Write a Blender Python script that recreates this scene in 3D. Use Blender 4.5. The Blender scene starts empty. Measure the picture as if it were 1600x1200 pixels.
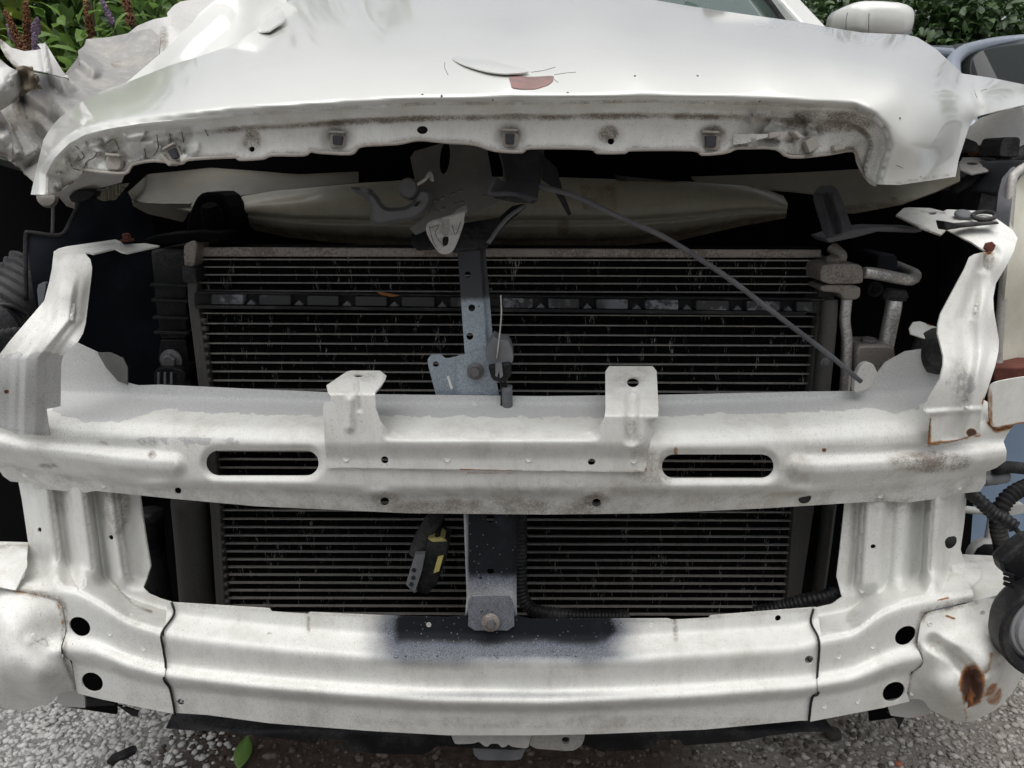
import bpy, bmesh, math, random
import numpy as np
from mathutils import Matrix, Vector

random.seed(7)
RNG = np.random.default_rng(7)
scene = bpy.context.scene
COL = scene.collection

# ------------------------------------------------------------------ camera
F = 1100.0                     # focal length in photograph pixels (1600 wide)
PITCH = math.radians(17.0)
SC = 1.2                       # metres per working unit of depth
CAM_H = 0.92
cam_d = bpy.data.cameras.new('camera')
cam_d.sensor_width = 36.0
cam_d.lens = 36.0 * F / 1600.0
cam_d.clip_start = 0.02
cam_d.clip_end = 500.0
cam = bpy.data.objects.new('camera', cam_d)
COL.objects.link(cam)
cam.location = (0, 0, CAM_H)
cam.rotation_euler = (math.pi / 2 - PITCH, 0, 0)
scene.camera = cam

# ------------------------------------------------------------------ world, sun, exposure
SUN_EL, SUN_AZ = math.radians(80), math.radians(205)
world = bpy.data.worlds.new('World')
scene.world = world
world.use_nodes = True
wn, wl = world.node_tree.nodes, world.node_tree.links
wn.clear()
sky = wn.new('ShaderNodeTexSky')
sky.sky_type = 'NISHITA'
sky.sun_disc = False
sky.sun_elevation = SUN_EL
sky.sun_rotation = SUN_AZ
sky.air_density = 1.0
sky.dust_density = 4.0
sky.ozone_density = 1.0
hs = wn.new('ShaderNodeHueSaturation')
hs.inputs['Saturation'].default_value = 0.22
bg = wn.new('ShaderNodeBackground')
bg.inputs['Strength'].default_value = 0.07
wo = wn.new('ShaderNodeOutputWorld')
wl.new(sky.outputs[0], hs.inputs['Color'])
wl.new(hs.outputs[0], bg.inputs['Color'])
wl.new(bg.outputs[0], wo.inputs['Surface'])

sun_d = bpy.data.lights.new('sun', 'SUN')
sun_d.energy = 1.5
sun_d.angle = math.radians(75)
sun_d.color = (1.0, 0.985, 0.965)
sun = bpy.data.objects.new('sun', sun_d)
COL.objects.link(sun)
sdir = Vector((math.sin(SUN_AZ) * math.cos(SUN_EL), math.cos(SUN_AZ) * math.cos(SUN_EL), math.sin(SUN_EL)))
sun.rotation_euler = (-sdir).to_track_quat('-Z', 'Y').to_euler()

scene.view_settings.view_transform = 'Standard'
scene.view_settings.look = 'None'
scene.view_settings.gamma = 1.0
scene.view_settings.use_curve_mapping = False
scene.view_settings.exposure = 0.88
scene.cycles.max_bounces = 4
scene.cycles.diffuse_bounces = 2
scene.cycles.glossy_bounces = 2
scene.cycles.transmission_bounces = 3
scene.cycles.use_denoising = True
scene.cycles.use_adaptive_sampling = True
scene.cycles.adaptive_threshold = 0.03

# ------------------------------------------------------------------ pixel to place
CT, ST = math.cos(PITCH), math.sin(PITCH)

def P(px, py, Y):
    """World point seen at photograph pixel (px, py) at forward distance Y (working units)."""
    px = np.asarray(px, float); py = np.asarray(py, float); Y = np.asarray(Y, float) * SC
    b = (600.0 - py) / F
    t = Y / (CT + b * ST)
    return np.stack(np.broadcast_arrays((px - 800.0) / F * t, Y, CAM_H + t * (-ST + b * CT)), -1)

def PG(px, py, z=0.0):
    """World point on the horizontal plane at height z."""
    b = (600.0 - py) / F
    t = (z - CAM_H) / (-ST + b * CT)
    return np.array([(px - 800.0) / F * t, t * (CT + b * ST), z])

def px_m(px, py, Y):
    """Metres per photograph pixel at that place."""
    b = (600.0 - py) / F
    return Y * SC / (CT + b * ST) / F

# ------------------------------------------------------------------ objects
def mk(name, verts, faces, mat, parent=None, smooth=True, kind=None):
    me = bpy.data.meshes.new(name)
    me.from_pydata([tuple(map(float, v)) for v in verts], [], [tuple(int(i) for i in f) for f in faces])
    me.update()
    if smooth:
        me.polygons.foreach_set('use_smooth', [True] * len(me.polygons))
    if mat:
        me.materials.append(mat)
    o = bpy.data.objects.new(name, me)
    COL.objects.link(o)
    if parent is not None:
        o.parent = parent
        o.matrix_parent_inverse = WINV[parent.name]
        WINV[o.name] = Matrix.Identity(4)
    if kind:
        o['kind'] = kind
    return o

WINV = {}

def mkfast(name, V, Q, mat, parent=None, smooth=False, kind=None):
    """Large meshes straight from arrays (Q: faces x n corners)."""
    V = np.ascontiguousarray(V, np.float32); Q = np.ascontiguousarray(Q, np.int32)
    me = bpy.data.meshes.new(name)
    n = Q.shape[1]
    me.vertices.add(len(V)); me.vertices.foreach_set('co', V.ravel())
    me.loops.add(Q.size); me.loops.foreach_set('vertex_index', Q.ravel())
    me.polygons.add(len(Q))
    me.polygons.foreach_set('loop_start', np.arange(0, Q.size, n, dtype=np.int32))
    if smooth:
        me.polygons.foreach_set('use_smooth', np.ones(len(Q), bool))
    me.update(calc_edges=True)
    me.materials.append(mat)
    o = bpy.data.objects.new(name, me)
    COL.objects.link(o)
    if parent is not None:
        o.parent = parent
        o.matrix_parent_inverse = WINV[parent.name]
        WINV[o.name] = Matrix.Identity(4)
    if kind:
        o['kind'] = kind
    return o

def thing(name, loc, label, cat, group=None):
    o = bpy.data.objects.new(name, None)
    o.empty_display_size = 0.1
    o.location = loc
    COL.objects.link(o)
    tag(o, label, cat, group)
    WINV[o.name] = Matrix.Translation(-Vector(loc))
    return o

def tag(o, label, cat, group=None):
    o['label'] = label
    o['category'] = cat
    if group:
        o['group'] = group
    return o

def solid(o, t):
    m = o.modifiers.new('thickness', 'SOLIDIFY')
    m.thickness = t
    m.offset = -1.0
    return o

def bevel(o, w, seg=2, ang=35):
    m = o.modifiers.new('edge', 'BEVEL')
    m.width = w; m.segments = seg; m.limit_method = 'ANGLE'; m.angle_limit = math.radians(ang)
    m.harden_normals = False
    return o

# ------------------------------------------------------------------ 2-D geometry in photograph pixels
def chaikin(pts, n=1, w=0.2, closed=True):
    p = np.asarray(pts, float)
    for _ in range(n):
        q = np.roll(p, -1, 0)
        a, b = p * (1 - w) + q * w, p * w + q * (1 - w)
        if not closed:
            a, b = a[:-1], b[:-1]
        r = np.empty((len(a) * 2, 2)); r[0::2] = a; r[1::2] = b
        if not closed:
            r = np.vstack([p[:1], r, p[-1:]])
        p = r
    return p

def ell(cx, cy, rx, ry, ang=0, n=20):
    t = np.linspace(0, 2 * math.pi, n, endpoint=False)
    c, s = math.cos(math.radians(ang)), math.sin(math.radians(ang))
    x, y = rx * np.cos(t), ry * np.sin(t)
    return np.stack([cx + x * c - y * s, cy + x * s + y * c], 1)

def stadium(x0, x1, y0, y1, n=12, tilt=0):
    r = (y1 - y0) / 2; cy = (y0 + y1) / 2
    a = np.linspace(-math.pi / 2, math.pi / 2, n)
    R = np.stack([x1 - r + r * np.cos(a), cy + r * np.sin(a)], 1)
    L = np.stack([x0 + r - r * np.cos(a), cy - r * np.sin(a)], 1)
    return np.vstack([R, L])

def inside(poly, X, Y):
    poly = np.asarray(poly); res = np.zeros(X.shape, bool)
    x0, y0 = poly[-1]
    for x1, y1 in poly:
        c = (y0 > Y) != (y1 > Y)
        if c.any():
            with np.errstate(divide='ignore', invalid='ignore'):
                xi = (x1 - x0) * (Y - y0) / (y1 - y0) + x0
            res ^= c & (X < xi)
        x0, y0 = x1, y1
    return res

def near(poly, X, Y, closed=False):
    """Distance to a polyline and the nearest point on it."""
    poly = np.asarray(poly, float)
    seg = list(zip(poly[:-1], poly[1:]))
    if closed:
        seg.append((poly[-1], poly[0]))
    best = np.full(X.shape, 1e9); bx = np.zeros(X.shape); by = np.zeros(X.shape)
    for a, b in seg:
        d = b - a; L = max(d @ d, 1e-9)
        t = np.clip(((X - a[0]) * d[0] + (Y - a[1]) * d[1]) / L, 0, 1)
        qx, qy = a[0] + t * d[0], a[1] + t * d[1]
        dd = np.hypot(X - qx, Y - qy)
        m = dd < best
        best = np.where(m, dd, best); bx = np.where(m, qx, bx); by = np.where(m, qy, by)
    return best, bx, by

def sm(t):
    t = np.clip(t, 0, 1)
    return t * t * (3 - 2 * t)

def lerpx(pts):
    pts = np.asarray(pts, float)
    return lambda x: np.interp(x, pts[:, 0], pts[:, 1])

def smoothline(pts, k=18):
    """Piecewise line through pts, corners rounded over about k pixels."""
    pts = np.asarray(pts, float)
    xs = np.linspace(pts[0, 0], pts[-1, 0], 400)
    ys = np.interp(xs, pts[:, 0], pts[:, 1])
    step = xs[1] - xs[0]
    n = max(1, int(k / abs(step)))
    ker = np.hanning(2 * n + 3)[1:-1]; ker /= ker.sum()
    pad = len(ker) // 2
    e = np.concatenate([2 * ys[0] - ys[pad:0:-1], ys, 2 * ys[-1] - ys[-2:-pad - 2:-1]])
    ys2 = np.convolve(e, ker, 'valid')
    return lambda x: np.interp(x, xs, ys2)

def tps(ctrl, lam=0.0):
    """Thin-plate surface through (px, py, Y) control points."""
    c = np.asarray(ctrl, float)
    p = c[:, :2] / 100.0
    def U(r2):
        return np.where(r2 > 1e-12, r2 * np.log(np.maximum(r2, 1e-12)), 0)
    n = len(p)
    d2 = ((p[:, None] - p[None]) ** 2).sum(-1)
    A = np.zeros((n + 3, n + 3))
    A[:n, :n] = U(d2) + lam * np.eye(n)
    A[:n, n] = 1; A[:n, n + 1:] = p
    A[n:, :n] = A[:n, n:].T
    w = np.linalg.solve(A, np.concatenate([1.0 / c[:, 2], np.zeros(3)]))   # 1/depth is linear on a flat panel
    def f(X, Y):
        x, y = np.asarray(X) / 100.0, np.asarray(Y) / 100.0
        r = w[n] + w[n + 1] * x + w[n + 2] * y
        for i in range(n):
            r = r + w[i] * U((x - p[i, 0]) ** 2 + (y - p[i, 1]) ** 2)
        return 1.0 / np.maximum(r, 0.2)
    return f

def bead(poly, w, amp, flat=0.0):
    """Pressed rib along a line: positive amp comes towards the front."""
    def f(X, Y):
        d, _, _ = near(poly, X, Y)
        return -amp * sm((1 - d / w) / (1 - flat))
    return f

def crease(poly, w, amp):
    """Sharp fold along a line."""
    return lambda X, Y: -amp * np.clip(1 - near(poly, X, Y)[0] / w, 0, 1)

def vnoise(X, Y, s, seed=0):
    r = np.random.default_rng(seed)
    g = r.random((64, 64))
    x, y = X / s, Y / s
    xi, yi = np.floor(x).astype(int), np.floor(y).astype(int)
    fx, fy = sm(x - xi), sm(y - yi)
    a = g[xi % 64, yi % 64]; b = g[(xi + 1) % 64, yi % 64]
    c = g[xi % 64, (yi + 1) % 64]; d = g[(xi + 1) % 64, (yi + 1) % 64]
    return (a * (1 - fx) + b * fx) * (1 - fy) + (c * (1 - fx) + d * fx) * fy - 0.5

def lnoise(X, Y, s, seed=0, lin=True):
    """Creased noise: straight patches meeting in folds."""
    r = np.random.default_rng(seed)
    g = r.random((64, 64))
    x, y = X / s + 0.35 * Y / s, Y / s - 0.2 * X / s
    xi, yi = np.floor(x).astype(int), np.floor(y).astype(int)
    fx, fy = x - xi, y - yi
    a = g[xi % 64, yi % 64]; b = g[(xi + 1) % 64, yi % 64]; c = g[xi % 64, (yi + 1) % 64]; d = g[(xi + 1) % 64, (yi + 1) % 64]
    up = fx + fy < 1
    return np.where(up, a + (b - a) * fx + (c - a) * fy, d + (c - d) * (1 - fx) + (b - d) * (1 - fy)) - 0.5

def plates(X, Y, s, step, tilt, seed=0):
    """Cracked plates: each piece sits at its own height and tilt."""
    r = np.random.default_rng(seed)
    lo = (X.min() - s, Y.min() - s); hi = (X.max() + s, Y.max() + s)
    n = max(4, int((hi[0] - lo[0]) * (hi[1] - lo[1]) / s ** 2))
    c = np.stack([lo[0] + (hi[0] - lo[0]) * r.random(n), lo[1] + (hi[1] - lo[1]) * r.random(n)], 1)
    best = np.full(X.shape, 1e9); out = np.zeros(X.shape)
    for i in range(n):
        d = np.hypot(X - c[i, 0], (Y - c[i, 1]) * 1.3)
        g = r.normal(size=3)
        v = step * g[0] + tilt * (g[1] * (X - c[i, 0]) + g[2] * (Y - c[i, 1])) / s
        m = d < best
        best = np.where(m, d, best); out = np.where(m, v, out)
    return out

def sheet(name, outline, depth, mat, parent, holes=(), s=4.0, thick=0.0016, masks=(), smooth=True, edge=None):
    """Sheet metal panel: outline in photograph pixels, depth(px,py) in working units, real thickness.
    masks: list of (channel, function(px,py)->0..1); channels: grime black rust dull."""
    out = np.asarray(outline, float)
    lo, hi = out.min(0) - s, out.max(0) + s
    nx, ny = int((hi[0] - lo[0]) / s) + 2, int((hi[1] - lo[1]) / s) + 2
    gx = lo[0] + s * np.arange(nx); gy = lo[1] + s * np.arange(ny)
    VX, VY = np.meshgrid(gx, gy, indexing='ij')
    CX, CY = VX[:-1, :-1] + s / 2, VY[:-1, :-1] + s / 2
    keep = inside(out, CX, CY)
    for h in holes:
        keep &= ~inside(h, CX, CY)
    cnt = np.zeros(VX.shape, int)
    for dx in (0, 1):
        for dy in (0, 1):
            cnt[dx:nx - 1 + dx, dy:ny - 1 + dy] += keep
    used = cnt > 0
    bnd = used & (cnt < 4)
    bi = np.argwhere(bnd)
    X, Y = VX.copy(), VY.copy()
    bx, by = VX[bnd], VY[bnd]
    d, qx, qy = near(out, bx, by, True)
    for h in holes:
        d2, hx, hy = near(h, bx, by, True)
        m = d2 < d
        d = np.where(m, d2, d); qx = np.where(m, hx, qx); qy = np.where(m, hy, qy)
    ok = d < 1.7 * s
    qx = np.where(ok, qx, bx); qy = np.where(ok, qy, by)
    # sharp corners keep their point
    v1 = out - np.roll(out, 1, 0); v2 = np.roll(out, -1, 0) - out
    a = np.abs((np.arctan2(v2[:, 1], v2[:, 0]) - np.arctan2(v1[:, 1], v1[:, 0]) + np.pi) % (2 * np.pi) - np.pi)
    for c in out[a > 0.5]:
        k = np.argmin((qx - c[0]) ** 2 + (qy - c[1]) ** 2)
        if (qx[k] - c[0]) ** 2 + (qy[k] - c[1]) ** 2 < (1.2 * s) ** 2:
            qx[k], qy[k] = c
    X[bnd], Y[bnd] = qx, qy
    # relax the rows next to the rim
    inner = used & ~bnd
    for _ in range(3):
        for A in (X, Y):
            av = (np.roll(A, 1, 0) + np.roll(A, -1, 0) + np.roll(A, 1, 1) + np.roll(A, -1, 1)) / 4
            A[inner] = 0.5 * A[inner] + 0.5 * av[inner]
    idx = np.full(VX.shape, -1); idx[used] = np.arange(used.sum())
    px, py = X[used], Y[used]
    V = P(px, py, depth(px, py))
    ci = np.argwhere(keep)
    i, j = ci[:, 0], ci[:, 1]
    Q = np.stack([idx[i, j], idx[i, j + 1], idx[i + 1, j + 1], idx[i + 1, j]], 1)
    nv = len(V)
    if thick:
        e = 1.5
        nrm = np.cross(P(px + e, py, depth(px + e, py)) - P(px - e, py, depth(px - e, py)), P(px, py + e, depth(px, py + e)) - P(px, py - e, depth(px, py - e)))
        nrm /= np.linalg.norm(nrm, axis=1)[:, None] + 1e-12
        nrm *= np.sign(nrm[:, 1:2] + 1e-9)          # away from the front
        B = V + nrm * thick
        E = np.concatenate([Q[:, [k, (k + 1) % 4]] for k in range(4)])
        key = np.sort(E, 1); _, inv, cn = np.unique(key, axis=0, return_inverse=True, return_counts=True)
        rim = E[cn[inv.ravel()] == 1]
        rv = np.unique(rim); rmap = np.full(nv, -1); rmap[rv] = np.arange(len(rv))
        r0 = 2 * nv; r1 = r0 + len(rv)
        RQ = np.stack([r0 + rmap[rim[:, 1]], r0 + rmap[rim[:, 0]], r1 + rmap[rim[:, 0]], r1 + rmap[rim[:, 1]]], 1)
        V = np.vstack([V, B, V[rv], B[rv]])
        Q = np.vstack([Q, Q[:, ::-1] + nv, RQ])
        src = np.concatenate([np.arange(nv), np.arange(nv), rv, rv])
        px, py = px[src], py[src]
    o = mkfast(name, V, Q, mat, parent, smooth=smooth)
    me = o.data
    if masks:
        ch = {'grime': 0, 'black': 1, 'rust': 2}
        col = np.zeros((len(px), 4), np.float32); col[:, 3] = 1
        dull = np.zeros(len(px), np.float32)
        for c, f in masks:
            v = np.clip(f(px, py), 0, 1)
            if c == 'dull':
                dull = np.maximum(dull, v)
            else:
                col[:, ch[c]] = np.maximum(col[:, ch[c]], v)
        at = me.attributes.new('wear', 'FLOAT_COLOR', 'POINT')
        at.data.foreach_set('color', col.ravel())
        at = me.attributes.new('dull', 'FLOAT', 'POINT')
        at.data.foreach_set('value', dull)
    return o

# masks
def m_line(poly, w, k=1.0):
    return lambda X, Y: k * (1 - near(poly, X, Y)[0] / w)

def m_ell(cx, cy, rx, ry, k=1.0, soft=0.5):
    return lambda X, Y: k * sm((1 - np.hypot((X - cx) / rx, (Y - cy) / ry)) / soft + 0.0)

def m_poly(poly, w, k=1.0):
    def f(X, Y):
        d, _, _ = near(poly, X, Y, True)
        return k * np.where(inside(poly, X, Y), 1, sm(1 - d / w))
    return f

def m_flat(k):
    return lambda X, Y: np.full(X.shape, float(k))

def const(y):
    return lambda X, Y: np.full(np.shape(X), float(y))

# ------------------------------------------------------------------ solids
def block(name, outline, y0, y1, mat, parent, bev=0.002, seg=2, smooth=False, scale=1.0):
    """Prism: outline in pixels placed at depth y0, running straight back to y1 (working units)."""
    out = np.asarray(outline, float)
    f = P(out[:, 0], out[:, 1], y0 if np.ndim(y0) == 0 else np.asarray(y0))
    c = f.mean(0)
    bk = c + (f - c) * scale
    bk[:, 1] += (y1 - (y0 if np.ndim(y0) == 0 else np.min(y0))) * SC
    n = len(out)
    area = 0.5 * np.sum(out[:, 0] * np.roll(out[:, 1], -1) - np.roll(out[:, 0], -1) * out[:, 1])
    fr = list(range(n)); br = list(range(2 * n - 1, n - 1, -1))
    faces = [fr, br] + [[(i + 1) % n, i, n + i, n + (i + 1) % n] for i in range(n)]
    if area > 0:   # clockwise seen from the front in pixel axes
        faces = [f_[::-1] for f_ in faces]
    o = mk(name, np.vstack([f, bk]), faces, mat, parent, smooth=smooth)
    bm = bmesh.new(); bm.from_mesh(o.data)
    bmesh.ops.recalc_face_normals(bm, faces=bm.faces)
    bm.to_mesh(o.data); bm.free()
    if bev:
        bevel(o, bev, seg)
    return o

def spline(pts, per=8):
    p = np.asarray(pts, float)
    if len(p) < 3:
        return np.linspace(p[0], p[-1], per + 1)
    e = np.vstack([2 * p[0] - p[1], p, 2 * p[-1] - p[-2]])
    r = []
    for i in range(1, len(e) - 2):
        for t in np.linspace(0, 1, per, endpoint=False):
            a, b, c, d = e[i - 1], e[i], e[i + 1], e[i + 2]
            r.append(0.5 * (2 * b + (c - a) * t + (2 * a - 5 * b + 4 * c - d) * t * t + (3 * b - a - 3 * c + d) * t ** 3))
    r.append(p[-1])
    return np.array(r)

def tube(name, pts, r, mat, parent, n=10, per=8, corr=0.0, pitch=0.006, px=True, cap=True, flat=1.0):
    """Hose, pipe or cable along (px, py, Y) points; corr > 0 gives rings."""
    p = np.asarray(pts, float)
    if px:
        p = P(p[:, 0], p[:, 1], p[:, 2])
    c = spline(p, per)
    if corr:
        seg = np.linalg.norm(np.diff(c, axis=0), axis=1)
        L = np.concatenate([[0], np.cumsum(seg)])
        k = int(L[-1] / pitch * 4)
        u = np.linspace(0, L[-1], k)
        c = np.stack([np.interp(u, L, c[:, i]) for i in range(3)], 1)
        rad = r * (1 - corr * (np.arange(k) % 4 >= 2))
    else:
        rad = np.interp(np.linspace(0, 1, len(c)), np.linspace(0, 1, np.size(r)), np.atleast_1d(r))
    tg = np.gradient(c, axis=0); tg /= np.linalg.norm(tg, axis=1)[:, None] + 1e-12
    up = np.array([0.0, 0.0, 1.0])
    if abs(tg[0] @ up) > 0.9:
        up = np.array([0.0, 1.0, 0.0])
    nrm = []
    v = up - tg[0] * (up @ tg[0])
    for t in tg:
        v = v - t * (v @ t); v /= np.linalg.norm(v) + 1e-12
        nrm.append(v)
    nrm = np.array(nrm); bi = np.cross(tg, nrm)
    a = np.linspace(0, 2 * math.pi, n, endpoint=False)
    V = c[:, None] + rad[:, None, None] * (np.cos(a)[None, :, None] * nrm[:, None] + flat * np.sin(a)[None, :, None] * bi[:, None])
    V = V.reshape(-1, 3)
    m = len(c)
    faces = [[i * n + j, (i + 1) * n + j, (i + 1) * n + (j + 1) % n, i * n + (j + 1) % n] for i in range(m - 1) for j in range(n)]
    faces = [f[::-1] for f in faces]
    if cap:
        faces += [list(range(n)), list(range((m - 1) * n, m * n))[::-1]]
    o = mk(name, V, faces, mat, parent, smooth=True)
    bm = bmesh.new(); bm.from_mesh(o.data)
    bmesh.ops.recalc_face_normals(bm, faces=bm.faces)
    bm.to_mesh(o.data); bm.free()
    return o

def bar(name, a, b, w, h, mat, parent, bev=0.0, px=False):
    """Rectangular bar between two world points."""
    a, b = np.asarray(a, float), np.asarray(b, float)
    if px:
        a, b = P(*a), P(*b)
    t = (b - a) / np.linalg.norm(b - a)
    up = np.array([0, 0, 1.0]) if abs(t[2]) < 0.9 else np.array([0, 1.0, 0])
    s = np.cross(t, up); s /= np.linalg.norm(s); u = np.cross(s, t)
    V = [c + sx * s * w / 2 + sy * u * h / 2 for c in (a, b) for sx, sy in ((-1, -1), (1, -1), (1, 1), (-1, 1))]
    Fc = [(3, 2, 1, 0), (4, 5, 6, 7), (0, 1, 5, 4), (1, 2, 6, 5), (2, 3, 7, 6), (3, 0, 4, 7)]
    o = mk(name, V, Fc, mat, parent, smooth=False)
    if bev:
        bevel(o, bev)
    return o

def lathe(name, prof, origin, axis, mat, parent, n=20, cap=True):
    """Turned piece: prof = [(radius, along)], from origin along axis."""
    ax = Vector(axis).normalized()
    q = ax.to_track_quat('Z', 'Y')
    V, Fc = [], []
    m = len(prof)
    for r, z in prof:
        for k in range(n):
            a = 2 * math.pi * k / n
            V.append(Vector(origin) + q @ Vector((r * math.cos(a), r * math.sin(a), z)))
    for i in range(m - 1):
        for k in range(n):
            Fc.append((i * n + k, i * n + (k + 1) % n, (i + 1) * n + (k + 1) % n, (i + 1) * n + k))
    if cap:
        Fc.append(tuple(range(n))[::-1]); Fc.append(tuple(range((m - 1) * n, m * n)))
    o = mk(name, V, Fc, mat, parent, smooth=True)
    o.data.set_sharp_from_angle(angle=math.radians(38))
    return o

def bolt(px, py, Y, rpx, mat, parent, name='bolt', axis=(0, -1, 0.15), flange=True, hexn=6, tall=0.7):
    r = rpx * px_m(px, py, Y)
    o = P(px, py, Y)
    prof = []
    if flange:
        prof += [(r, 0), (r, r * 0.18), (r * 0.62, r * 0.3)]
    ax = Vector(axis).normalized(); q = ax.to_track_quat('Z', 'Y')
    V, Fc = [], []
    n = 18
    for rr, z in prof:
        for k in range(n):
            a = 2 * math.pi * k / n
            V.append(Vector(o) + q @ Vector((rr * math.cos(a), rr * math.sin(a), z)))
    for i in range(len(prof) - 1):
        for k in range(n):
            Fc.append((i * n + k, i * n + (k + 1) % n, (i + 1) * n + (k + 1) % n, (i + 1) * n + k))
    if prof:
        Fc.append(tuple(range((len(prof) - 1) * n, len(prof) * n)))
    b = len(V)
    hr = r * (0.62 if flange else 1.0)
    z0, z1 = (r * 0.25 if flange else 0), r * tall
    for z, k_ in ((z0, 1), (z1 * 0.9, 1), (z1, 0.82)):
        for k in range(hexn):
            a = 2 * math.pi * k / hexn + 0.3
            V.append(Vector(o) + q @ Vector((hr * k_ * math.cos(a), hr * k_ * math.sin(a), z)))
    for i in range(2):
        for k in range(hexn):
            Fc.append((b + i * hexn + k, b + i * hexn + (k + 1) % hexn, b + (i + 1) * hexn + (k + 1) % hexn, b + (i + 1) * hexn + k))
    Fc.append(tuple(range(b + 2 * hexn, b + 3 * hexn)))
    return mk(name, V, Fc, mat, parent, smooth=False)

# ------------------------------------------------------------------ materials
class NT:
    def __init__(self, name):
        self.m = bpy.data.materials.new(name)
        self.m.use_nodes = True
        self.n, self.l = self.m.node_tree.nodes, self.m.node_tree.links
        self.b = self.n['Principled BSDF']
        self.co = self.n.new('ShaderNodeTexCoord').outputs['Object']
    def lk(self, a, b):
        self.l.new(a, b)
    def val(self, sock, v):
        if hasattr(v, 'is_linked') or hasattr(v, 'links'):
            self.lk(v, sock)
        else:
            sock.default_value = v
    def math(self, op, a, b=0.0, c=None, clamp=False):
        m = self.n.new('ShaderNodeMath'); m.operation = op; m.use_clamp = clamp
        self.val(m.inputs[0], a); self.val(m.inputs[1], b)
        if c is not None:
            self.val(m.inputs[2], c)
        return m.outputs[0]
    def noise(self, scale, detail=4, rough=0.6, vec=None, stretch=None, dist=0.0):
        t = self.n.new('ShaderNodeTexNoise')
        t.inputs['Scale'].default_value = scale; t.inputs['Detail'].default_value = detail
        t.inputs['Roughness'].default_value = rough; t.inputs['Distortion'].default_value = dist
        v = vec or self.co
        if stretch:
            mp = self.n.new('ShaderNodeMapping'); mp.inputs['Scale'].default_value = stretch
            self.lk(v, mp.inputs['Vector']); v = mp.outputs[0]
        self.lk(v, t.inputs['Vector'])
        return t.outputs['Fac']
    def voro(self, scale, feature='F1', out='Distance', stretch=None):
        t = self.n.new('ShaderNodeTexVoronoi'); t.feature = feature
        t.inputs['Scale'].default_value = scale
        v = self.co
        if stretch:
            mp = self.n.new('ShaderNodeMapping'); mp.inputs['Scale'].default_value = stretch
            self.lk(v, mp.inputs['Vector']); v = mp.outputs[0]
        self.lk(v, t.inputs['Vector'])
        return t.outputs[out]
    def step(self, v, a, b):
        m = self.n.new('ShaderNodeMapRange'); m.interpolation_type = 'SMOOTHSTEP'
        self.val(m.inputs['Value'], v)
        m.inputs['From Min'].default_value = a; m.inputs['From Max'].default_value = b
        return m.outputs[0]
    def mix(self, f, a, b):
        m = self.n.new('ShaderNodeMix'); m.data_type = 'RGBA'
        self.val(m.inputs[0], f)
        for s, v in ((m.inputs[6], a), (m.inputs[7], b)):
            if isinstance(v, tuple):
                s.default_value = v if len(v) == 4 else (*v, 1)
            else:
                self.lk(v, s)
        return m.outputs[2]
    def mixf(self, f, a, b):
        m = self.n.new('ShaderNodeMix'); m.data_type = 'FLOAT'
        self.val(m.inputs[0], f); self.val(m.inputs[2], a); self.val(m.inputs[3], b)
        return m.outputs[0]
    def attr(self, name):
        a = self.n.new('ShaderNodeAttribute'); a.attribute_name = name
        return a
    def bump(self, h, strength=0.3, dist=0.001, normal=None):
        b = self.n.new('ShaderNodeBump')
        b.inputs['Strength'].default_value = strength; b.inputs['Distance'].default_value = dist
        self.val(b.inputs['Height'], h)
        if normal is not None:
            self.lk(normal, b.inputs['Normal'])
        return b.outputs[0]
    def out(self, color=None, rough=None, normal=None, **kw):
        if color is not None:
            if isinstance(color, tuple):
                self.b.inputs['Base Color'].default_value = (*color[:3], 1)
            else:
                self.lk(color, self.b.inputs['Base Color'])
        if rough is not None:
            self.val(self.b.inputs['Roughness'], rough)
        if normal is not None:
            self.lk(normal, self.b.inputs['Normal'])
        for k, v in kw.items():
            self.val(self.b.inputs[k.replace('_', ' ').title().replace('Ior', 'IOR')], v)
        return self.m

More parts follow.
